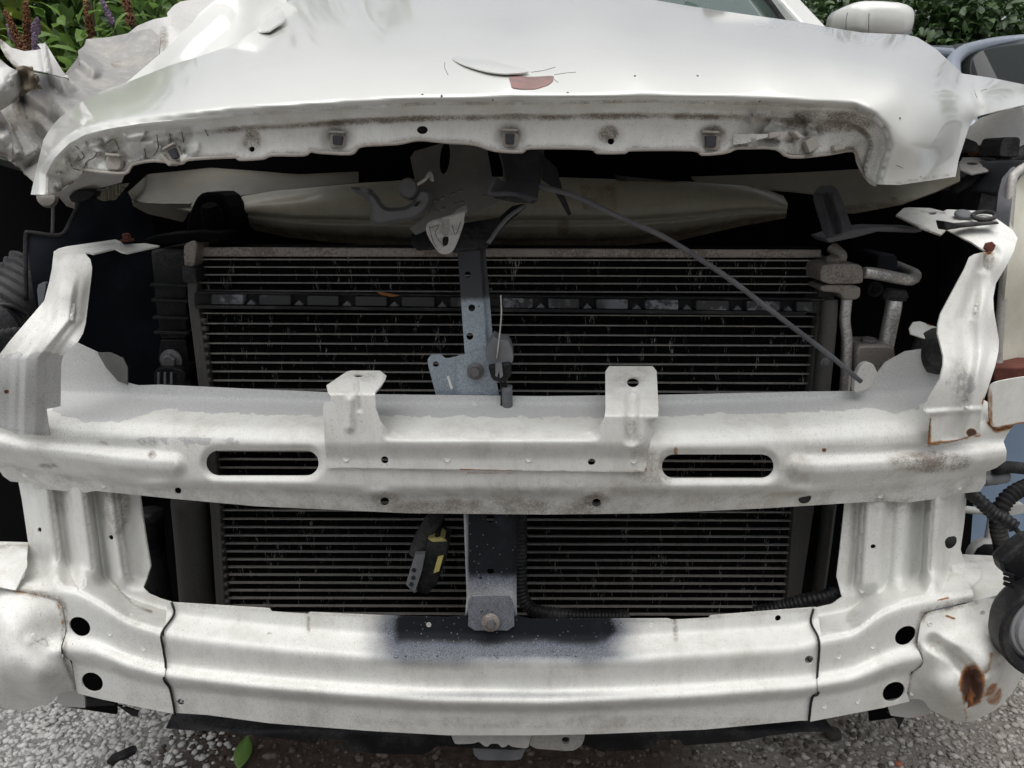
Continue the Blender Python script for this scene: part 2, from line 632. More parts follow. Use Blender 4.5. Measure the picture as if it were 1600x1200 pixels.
def paint(name, base, rough=0.3, coat=0.5, dirt=0.5, dull_col=(0.47, 0.475, 0.47), orange=0.0):
    t = NT(name)
    w = t.attr('wear'); sep = t.n.new('ShaderNodeSeparateColor')
    t.lk(w.outputs['Color'], sep.inputs[0])
    G, K, R = sep.outputs[0], sep.outputs[1], sep.outputs[2]
    D = t.attr('dull').outputs['Fac']
    big = t.noise(3.5, 2, 0.5); mid = t.noise(38, 4, 0.65); fine = t.noise(420, 2, 0.7); vf = t.noise(1500, 1, 0.6)
    c = t.mix(t.step(big, 0.35, 0.7), tuple(b * 0.97 for b in base), base)
    # thin road film, streaky
    film = t.math('MULTIPLY', t.step(t.noise(14, 5, 0.75, stretch=(1, 1, 0.35)), 0.42, 0.72), 0.55 * dirt)
    c = t.mix(film, c, (0.42, 0.39, 0.33))
    blot = t.math('MULTIPLY', t.step(t.noise(55, 4, 0.7), 0.48, 0.70), 0.32 * dirt)
    c = t.mix(blot, c, (0.50, 0.49, 0.46))
    # overspray / primer grey with a ragged flaked rim
    dn = t.step(t.math('ADD', D, t.math('MULTIPLY', t.math('SUBTRACT', mid, 0.5), 0.9)), 0.47, 0.53)
    dn = t.math('MULTIPLY', dn, t.step(D, 0.02, 0.15))
    c = t.mix(dn, c, t.mix(t.step(fine, 0.35, 0.65), dull_col, tuple(d * 1.12 for d in dull_col)))
    # grime: brown film plus dark specks
    gn = t.math('MULTIPLY', G, t.math('ADD', t.math('MULTIPLY', t.math('SUBTRACT', mid, 0.5), 2.6), t.math('ADD', 0.75, t.math('MULTIPLY', t.math('SUBTRACT', fine, 0.5), 1.6))), clamp=True)
    gf = t.step(gn, 0.06, 0.95)
    c = t.mix(t.math('MULTIPLY', gf, 0.8), c, (0.16, 0.12, 0.085))
    sp = t.math('MULTIPLY', t.step(t.math('ADD', t.noise(900, 2, 0.75), t.math('MULTIPLY', G, 0.2)), 0.70, 0.80), t.step(t.math('MULTIPLY', G, t.math('ADD', mid, 0.3)), 0.12, 0.6))
    c = t.mix(t.math('MULTIPLY', sp, 0.6), c, (0.06, 0.042, 0.034))
    dust = t.math('MULTIPLY', t.step(t.math('ADD', t.noise(650, 2, 0.8), t.math('MULTIPLY', big, 0.22)), 0.72, 0.80), 0.8 * dirt)
    c = t.mix(dust, c, (0.17, 0.14, 0.115))
    # stray chips everywhere
    ch = t.math('MULTIPLY', t.math('SUBTRACT', 1.0, t.step(t.voro(55), 0.03, 0.055)), t.step(t.noise(9, 2), 0.52, 0.58))
    c = t.mix(t.math('MULTIPLY', ch, 0.75 * dirt), c, (0.10, 0.075, 0.06))
    # black overspray with spray grain
    kk = t.math('ADD', K, t.math('MULTIPLY', t.math('SUBTRACT', vf, 0.5), t.math('MULTIPLY', t.math('MULTIPLY', K, t.math('SUBTRACT', 1.0, K)), 3.5)), clamp=True)
    c = t.mix(kk, c, t.mix(t.step(t.math('ADD', K, t.math('MULTIPLY', t.math('SUBTRACT', mid, 0.5), 0.10)), 0.90, 1.0), t.mix(t.step(t.noise(750, 2, 0.8), 0.38, 0.66), (0.015, 0.019, 0.03), (0.16, 0.185, 0.24)), (0.012, 0.013, 0.016)))
    fl = t.math('MULTIPLY', t.step(t.noise(85, 4, 0.75), 0.64, 0.68), t.step(K, 0.6, 0.85))
    c = t.mix(fl, c, (0.012, 0.013, 0.018))
    wf = t.math('MULTIPLY', t.math('SUBTRACT', 1.0, t.step(t.voro(150), 0.10, 0.16)), t.math('MULTIPLY', t.step(K, 0.6, 0.9), t.step(big, 0.4, 0.5)))
    c = t.mix(t.math('MULTIPLY', wf, 0.35), c, (0.4, 0.4, 0.4))
    # rust
    rr = t.step(t.math('ADD', R, t.math('MULTIPLY', t.math('SUBTRACT', mid, 0.5), 0.9)), 0.30, 0.62)
    rr = t.math('MULTIPLY', rr, t.step(R, 0.02, 0.2))
    rcol = t.mix(t.step(t.math('ADD', R, t.math('MULTIPLY', t.math('SUBTRACT', fine, 0.5), 0.7)), 0.45, 0.85), (0.36, 0.16, 0.05), (0.075, 0.028, 0.016))
    c = t.mix(rr, c, rcol)
    rg = t.mixf(dn, t.math('ADD', rough, t.math('MULTIPLY', big, 0.08)), 0.55)
    rg = t.mixf(t.math('MAXIMUM', gf, t.math('MAXIMUM', rr, kk)), rg, 0.75)
    h = t.math('ADD', t.math('MULTIPLY', R, mid), t.math('ADD', t.math('MULTIPLY', fine, 0.06 + orange), t.math('MULTIPLY', mid, 0.35 * dirt)))
    nrm = t.bump(h, 0.35, 0.0012)
    ct = t.math('MULTIPLY', t.math('SUBTRACT', 1.0, t.math('MAXIMUM', t.math('MAXIMUM', dn, gf), t.math('MAXIMUM', rr, kk))), coat, clamp=True)
    return t.out(c, rg, nrm, coat_weight=ct, coat_roughness=0.06, specular_ior_level=t.mixf(t.math('MAXIMUM', kk, gf), 0.5, 0.12))

WHITE = (0.75, 0.752, 0.715)
M = {}
M['hood'] = paint('hood_pearl_white', (0.66, 0.662, 0.625), 0.30, 1.0, 0.12)
M['white'] = paint('panel_white', WHITE, 0.5, 0.12, 0.8)
M['fender'] = paint('fender_white', (0.52, 0.515, 0.50), 0.45, 0.25, 0.9)
M['fender_shade'] = paint('fender_white_shaded', (0.22, 0.217, 0.21), 0.5, 0.1, 0.9)  # fender paint darkened: shade of the turned-away side put into its colour
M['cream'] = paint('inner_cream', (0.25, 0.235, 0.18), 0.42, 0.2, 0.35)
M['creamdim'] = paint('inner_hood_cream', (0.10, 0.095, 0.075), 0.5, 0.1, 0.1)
M['silverpaint'] = paint('stay_paint', (0.36, 0.42, 0.47), 0.5, 0.1, 0.8)

def plastic(name, col, rough=0.5, var=0.5, dust=0.15, dustcol=(0.22, 0.21, 0.2)):
    t = NT(name)
    n1 = t.noise(12, 5, 0.65); n2 = t.noise(260, 3, 0.6)
    c = t.mix(t.step(n1, 0.3, 0.7), tuple(x * (1 - 0.4 * var) for x in col), tuple(x * (1 + 0.4 * var) for x in col))
    d = t.math('MULTIPLY', t.step(t.math('ADD', n1, t.math('MULTIPLY', n2, 0.35)), 0.62, 0.85), dust)
    c = t.mix(d, c, dustcol)
    return t.out(c, t.math('ADD', rough - 0.08, t.math('MULTIPLY', n1, 0.2)), t.bump(n2, 0.15, 0.0006), specular_ior_level=0.22)

M['black'] = plastic('black_plastic', (0.010, 0.0105, 0.012), 0.45)
M['navy'] = plastic('navy_splash_guard', (0.007, 0.0085, 0.014), 0.55, dust=0.1, dustcol=(0.07, 0.08, 0.1))
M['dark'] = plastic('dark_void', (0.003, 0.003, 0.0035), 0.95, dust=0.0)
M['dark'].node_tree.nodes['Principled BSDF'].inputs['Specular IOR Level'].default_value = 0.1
M['rubber'] = plastic('rubber', (0.02, 0.02, 0.021), 0.75, dust=0.2)
M['greyplastic'] = plastic('grey_plastic', (0.15, 0.155, 0.165), 0.5, dust=0.3)
M['trim'] = plastic('grey_trim', (0.13, 0.135, 0.15), 0.4, dust=0.2)
M['darkclip'] = plastic('dark_pad', (0.045, 0.047, 0.055), 0.6)
M['yellow'] = plastic('yellow_label', (0.55, 0.48, 0.16), 0.6, var=0.2)
M['beigeclip'] = plastic('pale_clip', (0.44, 0.41, 0.37), 0.55, var=0.35, dust=0.45, dustcol=(0.15, 0.09, 0.06))
M['whiteplastic'] = plastic('white_plastic', (0.62, 0.62, 0.6), 0.5, var=0.1, dust=0.2)
M['rustbolt'] = plastic('rusty_bolt', (0.10, 0.035, 0.028), 0.85, var=0.8, dust=0.3, dustcol=(0.25, 0.1, 0.05))
M['rustred'] = plastic('rust_mass', (0.16, 0.06, 0.03), 0.9, var=1.0, dust=0.6, dustcol=(0.35, 0.16, 0.06))
M['scar'] = plastic('primer_scar', (0.23, 0.16, 0.15), 0.8, var=0.8, dust=0.9, dustcol=(0.30, 0.13, 0.11))
M['blue'] = plastic('blue_grey_paint', (0.19, 0.26, 0.36), 0.4, var=0.15, dust=0.1)
M['tarcrack'] = plastic('crack_line', (0.14, 0.12, 0.10), 0.9)
M['ink'] = plastic('ink_scribble', (0.03, 0.03, 0.03), 0.8)

def metal(name, col, rough=0.45, var=0.5, metallic=0.85, spots=0.5, spotcol=(0.10, 0.075, 0.06)):
    t = NT(name)
    n1 = t.noise(20, 6, 0.7); n2 = t.noise(300, 4, 0.7)
    c = t.mix(t.step(n1, 0.3, 0.7), tuple(x * (1 - 0.35 * var) for x in col), col)
    s = t.math('MULTIPLY', t.step(t.math('ADD', n1, t.math('MULTIPLY', n2, 0.8)), 0.85, 1.05), spots)
    c = t.mix(s, c, spotcol)
    return t.out(c, t.math('ADD', rough, t.math('MULTIPLY', n2, 0.2)), t.bump(t.math('ADD', n1, t.math('MULTIPLY', n2, 0.6)), 0.3, 0.0008),
                 metallic=t.math('SUBTRACT', metallic, t.math('MULTIPLY', s, metallic)))

M['alu'] = metal('oxidised_aluminium', (0.34, 0.31, 0.28), 0.5, 0.7, 0.7, 0.8)
M['pipe'] = metal('bright_pipe', (0.68, 0.67, 0.65), 0.35, 0.4, 0.85, 0.6)
M['steel'] = metal('dark_steel', (0.15, 0.15, 0.158), 0.5, 0.5, 0.6, 0.3)
M['zinc'] = metal('zinc_plate', (0.52, 0.505, 0.48), 0.55, 0.5, 0.45, 0.5, (0.2, 0.18, 0.16))
M['tube_alu'] = metal('condenser_tube', (0.36, 0.345, 0.325), 0.55, 0.6, 0.3, 0.5, (0.06, 0.055, 0.05))
M['header'] = metal('condenser_header', (0.10, 0.095, 0.09), 0.6, 0.6, 0.4, 0.4, (0.03, 0.03, 0.03))

def fins_mat():
    t = NT('condenser_fins')
    n1 = t.noise(30, 4, 0.65, stretch=(3.0, 1, 0.9)); n2 = t.noise(240, 3, 0.6, stretch=(3, 1, 0.5))
    s = t.math('MULTIPLY', t.step(n1, 0.54, 0.72), t.step(n2, 0.50, 0.62))
    c = t.mix(s, (0.004, 0.004, 0.004), (0.55, 0.53, 0.51))
    return t.out(c, 0.7, specular_ior_level=0.08)
M['fins'] = fins_mat()

def strip_mat():
    t = NT('cover_strip_plastic')
    n1 = t.noise(28, 6, 0.75); n2 = t.noise(200, 4, 0.7); area = t.noise(9, 1)
    s = t.math('MULTIPLY', t.step(t.math('ADD', n1, t.math('MULTIPLY', n2, 0.3)), 0.62, 0.70), t.step(area, 0.47, 0.55))
    c = t.mix(s, (0.022, 0.023, 0.025), (0.17, 0.18, 0.20))
    return t.out(c, 0.6, t.bump(n2, 0.2, 0.0005))
M['strip'] = strip_mat()

def stay_mat():
    t = NT('stay_two_tone')
    sp = t.n.new('ShaderNodeSeparateXYZ'); t.lk(t.co, sp.inputs[0])
    n1 = t.noise(60, 5, 0.7); n2 = t.noise(350, 3, 0.7)
    z = P(740, 466, 0.73)[2]
    f = t.step(t.math('ADD', t.math('SUBTRACT', z, sp.outputs[2]), t.math('MULTIPLY', t.math('SUBTRACT', n1, 0.5), 0.012)), -0.004, 0.006)
    c = t.mix(f, (0.02, 0.021, 0.024), t.mix(t.step(n2, 0.3, 0.75), (0.20, 0.24, 0.28), (0.34, 0.39, 0.43)))
    ch = t.math('SUBTRACT', 1.0, t.step(t.voro(75), 0.06, 0.10))
    c = t.mix(t.math('MULTIPLY', ch, 0.8), c, (0.02, 0.02, 0.025))
    return t.out(c, 0.5, t.bump(n2, 0.2, 0.0005))
M['stay'] = stay_mat()

def glass(name, col, rough=0.03, trans=0.0, alpha=1.0):
    t = NT(name)
    return t.out(col, rough, transmission_weight=trans, ior=1.45, coat_weight=0.6)
M['glass'] = glass('windscreen_glass', (0.12, 0.17, 0.15), 0.05, 0.35)
M['darkglass'] = glass('tinted_glass', (0.012, 0.015, 0.014), 0.04)
M['darkglass'].node_tree.nodes['Principled BSDF'].inputs['Coat Weight'].default_value = 0.0
M['darkglass'].node_tree.nodes['Principled BSDF'].inputs['Specular IOR Level'].default_value = 0.2

def lens_mat():
    t = NT('hazed_lens')
    n = t.noise(300, 4, 0.7, stretch=(1, 1, 0.2)); n1 = t.noise(18, 4)
    c = t.mix(t.step(n1, 0.3, 0.7), (0.56, 0.53, 0.42), (0.66, 0.64, 0.55))
    s = t.step(t.noise(500, 2, 0.6, stretch=(2, 1, 0.15)), 0.66, 0.72)
    c = t.mix(t.math('MULTIPLY', s, 0.5), c, (0.32, 0.30, 0.25))
    return t.out(c, 0.25, t.bump(n, 0.2, 0.0006), coat_weight=0.5)
M['lens'] = lens_mat()
M['lampglass'] = plastic('lamp_lens_grey', (0.34, 0.34, 0.35), 0.25, var=0.2)
M['cable'] = plastic('cable_sheath', (0.10, 0.10, 0.11), 0.5, dust=0.5, dustcol=(0.16, 0.155, 0.15))

def leafmat(name, a, b, trans=0.25):
    t = NT(name)
    oi = t.attr('tint').outputs['Fac']
    c = t.mix(oi, a, b)
    c = t.mix(t.math('MULTIPLY', t.noise(25, 3), 0.25), c, tuple(x * 0.5 for x in a))
    t.out(c, 0.45)
    tr = t.n.new('ShaderNodeBsdfTranslucent'); t.lk(c, tr.inputs['Color'])
    mx = t.n.new('ShaderNodeMixShader'); mx.inputs[0].default_value = trans
    t.lk(t.b.outputs[0], mx.inputs[1]); t.lk(tr.outputs[0], mx.inputs[2])
    t.lk(mx.outputs[0], t.n['Material Output'].inputs[0])
    return t.m
M['leaf_bud'] = leafmat('buddleia_leaf', (0.075, 0.17, 0.04), (0.25, 0.39, 0.10), 0.35)
M['leaf_yel'] = leafmat('yellow_green_leaf', (0.18, 0.25, 0.04), (0.36, 0.42, 0.09), 0.35)
M['leaf_dark'] = leafmat('hedge_leaf', (0.022, 0.055, 0.014), (0.07, 0.13, 0.035))
M['leaf_fallen'] = leafmat('fallen_leaf', (0.12, 0.22, 0.045), (0.14, 0.24, 0.05))
M['bark'] = plastic('bark', (0.06, 0.045, 0.032), 0.9)
M['flower_brown'] = plastic('dry_flower', (0.17, 0.08, 0.04), 0.9, var=0.8)
M['flower_purple'] = plastic('purple_flower', (0.20, 0.15, 0.21), 0.8, var=0.6)

def ground_mat():
    t = NT('gravelly_ground')
    sp = t.n.new('ShaderNodeSeparateXYZ'); t.lk(t.co, sp.inputs[0])
    n1 = t.noise(4, 5, 0.6); n2 = t.noise(60, 5, 0.7); n3 = t.noise(300, 3, 0.7)
    # soil under the middle of the car, bare aggregate to the left, sandy grit to the right
    x = t.math('ADD', sp.outputs[0], t.math('MULTIPLY', t.math('SUBTRACT', n1, 0.5), 0.35))
    soil = t.math('MULTIPLY', t.step(x, -0.62, -0.50), t.math('SUBTRACT', 1.0, t.step(x, 0.18, 0.42)))
    grit = t.mix(n2, (0.12, 0.107, 0.09), (0.27, 0.245, 0.215))
    grey = t.mix(n2, (0.14, 0.14, 0.138), (0.25, 0.25, 0.245))
    left = t.math('SUBTRACT', 1.0, t.step(x, -0.2, 0.2))
    base = t.mix(left, grit, grey)
    dirt = t.mix(t.step(n2, 0.3, 0.7), (0.020, 0.013, 0.009), (0.065, 0.045, 0.033))
    cell = t.n.new('ShaderNodeSeparateColor'); t.lk(t.voro(115, 'F1', 'Color'), cell.inputs[0])
    edge = t.step(t.voro(115), 0.28, 0.5)
    peb = t.mix(cell.outputs[0], (0.13, 0.127, 0.12), (0.40, 0.39, 0.37))
    base = t.mix(t.math('MULTIPLY', t.math('SUBTRACT', 1.0, edge), t.step(cell.outputs[1], 0.25, 0.4)), base, peb)
    c = t.mix(soil, base, dirt)
    h = t.math('ADD', n2, t.math('MULTIPLY', n3, 0.5))
    return t.out(c, 0.9, t.bump(h, 0.8, 0.006))
M['ground'] = ground_mat()

def stone_mat(name, a, b):
    t = NT(name)
    oi = t.attr('tint').outputs['Fac']
    c = t.mix(oi, a, b)
    c = t.mix(t.math('MULTIPLY', t.noise(140, 4, 0.7), 0.35), c, tuple(v * 0.4 for v in a))
    return t.out(c, 0.85, t.bump(t.noise(400, 3), 0.3, 0.001))
M['stone_pale'] = stone_mat('pale_stone', (0.32, 0.315, 0.305), (0.60, 0.59, 0.57))
M['stone_dark'] = stone_mat('dark_stone', (0.045, 0.036, 0.03), (0.15, 0.12, 0.10))
M['stone_sand'] = stone_mat('sandy_stone', (0.22, 0.20, 0.175), (0.48, 0.455, 0.42))

# ================================================================== SETTING
gv, gf = [], []
N = 60
gxs = np.concatenate([np.linspace(-60, -3, 12), np.linspace(-2.6, 2.6, 60), np.linspace(3, 60, 12)])
gys = np.concatenate([np.linspace(-40, 0, 10), np.linspace(0.3, 3.2, 50), np.linspace(3.6, 120, 16)])
GX, GY = np.meshgrid(gxs, gys, indexing='ij')
def ground_z(X, Y):
    k = np.clip(1.4 - np.hypot(X, Y - 1.2) / 2.2, 0, 1)
    return (0.010 * vnoise(X * 100 + 500, Y * 100 + 500, 22, 3) + 0.006 * vnoise(X * 100 + 500, Y * 100 + 500, 7, 4)) * k
V = np.stack([GX, GY, ground_z(GX, GY)], -1).reshape(-1, 3)
ni, nj = GX.shape
I, J = np.meshgrid(np.arange(ni - 1), np.arange(nj - 1), indexing='ij')
a = (I * nj + J).ravel()
mkfast('ground', V, np.stack([a, a + nj, a + nj + 1, a + 1], 1), M['ground'], smooth=True, kind='structure')

def stones(name, n, region, rmin, rmax, mat, label, flat=0.55, sink=0.25, power=2.5, seed=1, cat='gravel'):
    """Loose gravel: n low faceted pebbles joined into one mass."""
    r = np.random.default_rng(seed)
    bm = bmesh.new(); bmesh.ops.create_icosphere(bm, subdivisions=1, radius=1)
    base = np.array([v.co[:] for v in bm.verts]); fc = np.array([[v.index for v in f.verts] for f in bm.faces]); bm.free()
    x, y = region(r, n)
    n = len(x)
    s = rmin + (rmax - rmin) * r.random(n) ** power
    ang = r.random(n) * 2 * math.pi
    jit = 1 + 0.5 * (r.random((n, len(base), 1)) - 0.5)
    Vv = base[None] * jit * np.stack([s * (0.7 + 0.6 * r.random(n)), s * (0.7 + 0.6 * r.random(n)), s * flat * (0.7 + 0.6 * r.random(n))], 1)[:, None]
    c, sn = np.cos(ang)[:, None], np.sin(ang)[:, None]
    X = Vv[..., 0] * c - Vv[..., 1] * sn + x[:, None]
    Y = Vv[..., 0] * sn + Vv[..., 1] * c + y[:, None]
    Z = Vv[..., 2] + (ground_z(x, y) + s * flat * (1 - 2 * sink) * 0.5)[:, None]
    Vv = np.stack([X, Y, Z], -1).reshape(-1, 3)
    Q = (fc[None] + (np.arange(n) * len(base))[:, None, None]).reshape(-1, 3)
    o = mkfast(name, Vv, Q, mat, kind='stuff')
    at = o.data.attributes.new('tint', 'FLOAT', 'POINT')
    at.data.foreach_set('value', np.repeat(r.random(n), len(base)).astype(np.float32))
    return tag(o, label, cat)

def reg(x0, x1, y0, y1, test=None):
    def f(r, n):
        x = x0 + (x1 - x0) * r.random(n); y = y0 + (y1 - y0) * r.random(n)
        if test is not None:
            m = test(x, y, r); x, y = x[m], y[m]
        return x, y
    return f
wob = lambda x, y: 0.16 * vnoise(x * 100 + 900, y * 100 + 900, 14, 8)
stones('gravel', 34000, reg(-1.5, -0.40, 0.68, 1.75, lambda x, y, r: x + wob(x, y) < -0.52 - 0.05 * r.random(len(x)) + 0.12 * (r.random(len(x)) > 0.93)), 0.0022, 0.0072, M['stone_pale'],
       'pale grey gravel bedded flat in the ground at lower left', 0.45, 0.3, 1.3, 11)
stones('soil_grit', 9000, reg(-0.6, 0.6, 0.68, 1.5), 0.0012, 0.0075, M['stone_dark'], 'dark brown soil crumbs and grit under the bumper beam', 0.7, 0.2, 4, 12, 'soil')
stones('sandy_gravel', 34000, reg(0.15, 1.6, 0.68, 1.75, lambda x, y, r: x + wob(x, y) > 0.22 + 0.5 * r.random(len(x)) ** 2), 0.0012, 0.0072, M['stone_sand'],
       'sandy pale gravel scattered at lower right', 0.55, 0.25, 2.6, 13)

# ================================================================== WRECKED CAR
car = thing('wrecked_car', (0.0, 1.6, 0.0), 'wrecked white car with bumper and grille stripped off its front end', 'car')

# ------------------------------------------------------------------ beams
YU = lambda x: 0.625 + 0.07 * ((x - 785) / 770.0) ** 2
YL = lambda x: 0.600 + 0.07 * ((x - 785) / 770.0) ** 2

# -- upper beam
u_top = [(96, 540), (119, 535), (153, 551), (165, 574), (188, 595), (215, 602), (249, 601), (400, 608), (586, 616), (850, 619), (1025, 617), (1250, 612), (1330, 611),
         (1350, 606), (1369, 585), (1384, 566), (1415, 549), (1442, 545), (1470, 548)]
u_right = [(1500, 600), (1584, 655), (1584, 664), (1573, 680), (1568, 690), (1573, 704), (1572, 720), (1557, 731), (1541, 737), (1540, 755), (1531, 768)]
u_bot = [(1485, 773), (1483, 777), (1413, 786), (1384, 783), (1360, 784), (1200, 794), (1025, 802), (850, 804), (639, 802), (400, 791), (267, 779), (149, 767), (133, 770),
         (53, 763), (51, 756), (16, 752), (5, 744), (-4, 731), (-14, 719), (-20, 690), (-20, 660), (0, 640), (60, 560)]
lip_line = smoothline([(-40, 716), (0, 720), (107, 741), (213, 755), (400, 763), (569, 769), (850, 772), (1250, 767), (1307, 764), (1440, 756), (1520, 741), (1600, 728)], 40)
front_line = smoothline([(-40, 648), (0, 654), (107, 668), (250, 678), (400, 684), (600, 690), (850, 692), (1050, 690), (1250, 684), (1400, 676), (1520, 662), (1600, 650)], 40)
prof_u = smoothline([(-5, 0.062), (-2.2, 0.082), (-1.0, 0.078), (-0.72, 0.074), (-0.2, 0.012), (0.05, 0.0), (0.5, 0.0), (0.93, 0.002), (1.06, 0.014), (1.3, 0.020), (1.6, 0.030), (2.2, 0.045)], 0.12)
def d_upper(X, Y):
    f, l = front_line(X), lip_line(X)
    u = (Y - f) / (l - f)
    d = YU(X) + prof_u(u)
    for c in ([(-40, 692), (0, 693), (80, 706), (187, 722), (270, 728)], [(1248, 730), (1280, 733), (1387, 728), (1493, 719), (1590, 706)]):
        d = d + bead(c, 24, 0.010, 0.15)(X, Y)
    for c in ([(-40, 670), (40, 690), (107, 694), (240, 700)], [(1262, 708), (1360, 707), (1440, 702), (1560, 684)]):
        d = d + bead(c, 12, -0.005)(X, Y)
    for cx, cy in ((590, 772), (932, 776), (1253, 768), (245, 757)):
        d = d - 0.006 * sm(1 - np.hypot((X - cx) / 42, (Y - cy) / 13))
    for x0, x1, y0, y1 in ((322, 498, 704, 743), (1034, 1209, 710, 747)):
        dd, _, _ = near([(x0 + 19, (y0 + y1) / 2), (x1 - 19, (y0 + y1) / 2)], X, Y)
        d = d + 0.006 * sm((30 - dd) / 12)
    d = d + 0.0016 * vnoise(X, Y, 60, 5)
    return d
gap_top = [(100, 600), (188, 610), (250, 612), (400, 618), (586, 626), (850, 630), (1025, 628), (1330, 622), (1440, 600)]
upper_beam = sheet('upper_bumper_beam', u_top + u_right + u_bot, d_upper, M['white'], car, s=3.4, thick=0.0018,
    holes=[stadium(322, 498, 704, 743), stadium(1034, 1209, 710, 747), ell(278, 767, 5.5, 5.5), ell(601, 784, 7, 7), ell(932, 786, 7, 7), ell(601, 720, 9, 9), ell(925, 723, 9, 9)],
    masks=[('dull', lambda X, Y: sm((front_line(X) - 24 - Y) / 26) * 0.75 + 0.12 * (X < 560)),
           ('dull', m_ell(160, 625, 120, 48, 0.85)), ('dull', m_ell(1400, 600, 95, 62, 0.7)),
           ('dull', m_ell(280, 690, 210, 13, 0.5)),
           ('grime', lambda X, Y: 0.38 * sm((Y - lip_line(X) + 4) / 8)),
           ('grime', m_ell(770, 796, 260, 26, 0.62)), ('grime', m_ell(900, 764, 260, 24, 0.38)), ('grime', m_ell(1020, 730, 70, 40, 0.5)),
           ('grime', m_ell(1455, 722, 90, 24, 0.75)), ('grime', m_ell(1240, 735, 42, 36, 0.35)), ('grime', m_ell(600, 780, 34, 18, 0.6)), ('grime', m_ell(932, 782, 30, 20, 0.75)),
           ('grime', m_ell(1420, 785, 120, 14, 0.5)), ('grime', m_ell(238, 711, 10, 10, 0.9)), ('grime', m_ell(75, 728, 22, 6, 0.7)), ('grime', m_line([(60, 690), (180, 694)], 14, 0.35)),
           ('rust', m_ell(1056, 705, 7, 10, 0.55)), ('rust', m_line([(1450, 697), (1530, 680)], 6, 0.6)), ('rust', m_line([(1545, 660), (1556, 672), (1600, 662)], 8, 0.8)),
           ('rust', m_line([(730, 739), (810, 740)], 4, 0.6)), ('rust', m_ell(1288, 703, 6, 5, 0.8))])
# plug in the lower flange
lathe('rubber_plug', [(0.0075, 0), (0.0078, 0.001), (0.006, 0.002)], P(1257, 778, YU(1257) + 0.016), (0, -1, -0.15), M['rubber'], upper_beam)
for x, y in ((601, 784), (932, 786)):
    bar('clip_tongue', P(x - 9, y + 2, YU(x) + 0.026), P(x + 9, y + 2, YU(x) + 0.026), 0.002, 0.003, M['zinc'], upper_beam)

# -- lower beam: middle section, two outer sections with pillars, two end cups
shoulder = smoothline([(-40, 905), (21, 915), (120, 926), (160, 947), (200, 973), (251, 989), (300, 998), (420, 1012), (575, 1025), (850, 1032), (975, 1030), (1250, 1012), (1280, 1002), (1333, 992), (1373, 962), (1413, 946), (1520, 928), (1640, 905)], 18)
l_bead = smoothline([(-40, 1000), (60, 1006), (101, 1015), (149, 1022), (200, 1042), (240, 1053), (300, 1062), (420, 1075), (540, 1085), (680, 1095), (850, 1098), (1080, 1088), (1250, 1076), (1280, 1072), (1333, 1063), (1387, 1041), (1427, 1030), (1445, 1028), (1640, 1005)], 16)
l_bot = smoothline([(-40, 1060), (123, 1083), (160, 1093), (272, 1115), (420, 1130), (575, 1143), (760, 1149), (933, 1147), (1101, 1140), (1264, 1126), (1380, 1106), (1500, 1085), (1640, 1060)], 30)
prof_l = smoothline([(-3, 0.034), (-0.9, 0.030), (-0.55, 0.028), (-0.1, 0.004), (0.0, 0.0), (0.12, -0.001), (0.55, 0.003), (0.72, 0.003), (0.86, -0.006), (1.0, -0.011), (1.14, -0.007), (1.3, 0.002), (1.5, 0.003), (2, 0.006), (2.6, 0.01)], 0.12)
def d_lower(X, Y):
    s_, b_, e_ = shoulder(X), l_bead(X), l_bot(X)
    u = np.where(Y < b_, (Y - s_) / (b_ - s_), 1 + (Y - b_) / np.maximum(e_ - b_, 20))
    return YL(X) + prof_l(u) + 0.0012 * vnoise(X, Y, 70, 9)
seam_l = [(268, 941), (272, 960), (253, 989), (255, 1013), (259, 1040), (256, 1061), (265, 1075), (271, 1101), (273, 1116)]
seam_r = [(1271, 952), (1267, 973), (1280, 1003), (1277, 1056), (1279, 1083), (1269, 1091), (1264, 1127)]
mid_out = [(262, 941), (420, 951), (424, 956), (480, 960), (484, 957), (589, 962), (700, 965), (728, 962), (732, 940), (736, 931), (796, 931), (801, 940), (806, 963), (830, 968), (1045, 967), (1051, 969), (1107, 966), (1111, 962), (1250, 951), (1276, 949),
           (1285, 1003), (1284, 1080), (1272, 1126), (1250, 1126), (1101, 1140), (933, 1147), (827, 1149), (701, 1149), (575, 1142), (420, 1130), (323, 1117), (275, 1114), (262, 1075), (252, 1030)]
soot = [(596, 990), (640, 992), (720, 985), (880, 985), (960, 995), (984, 1012), (975, 1028), (930, 1036), (860, 1032), (640, 1031), (588, 1024), (584, 1004)]
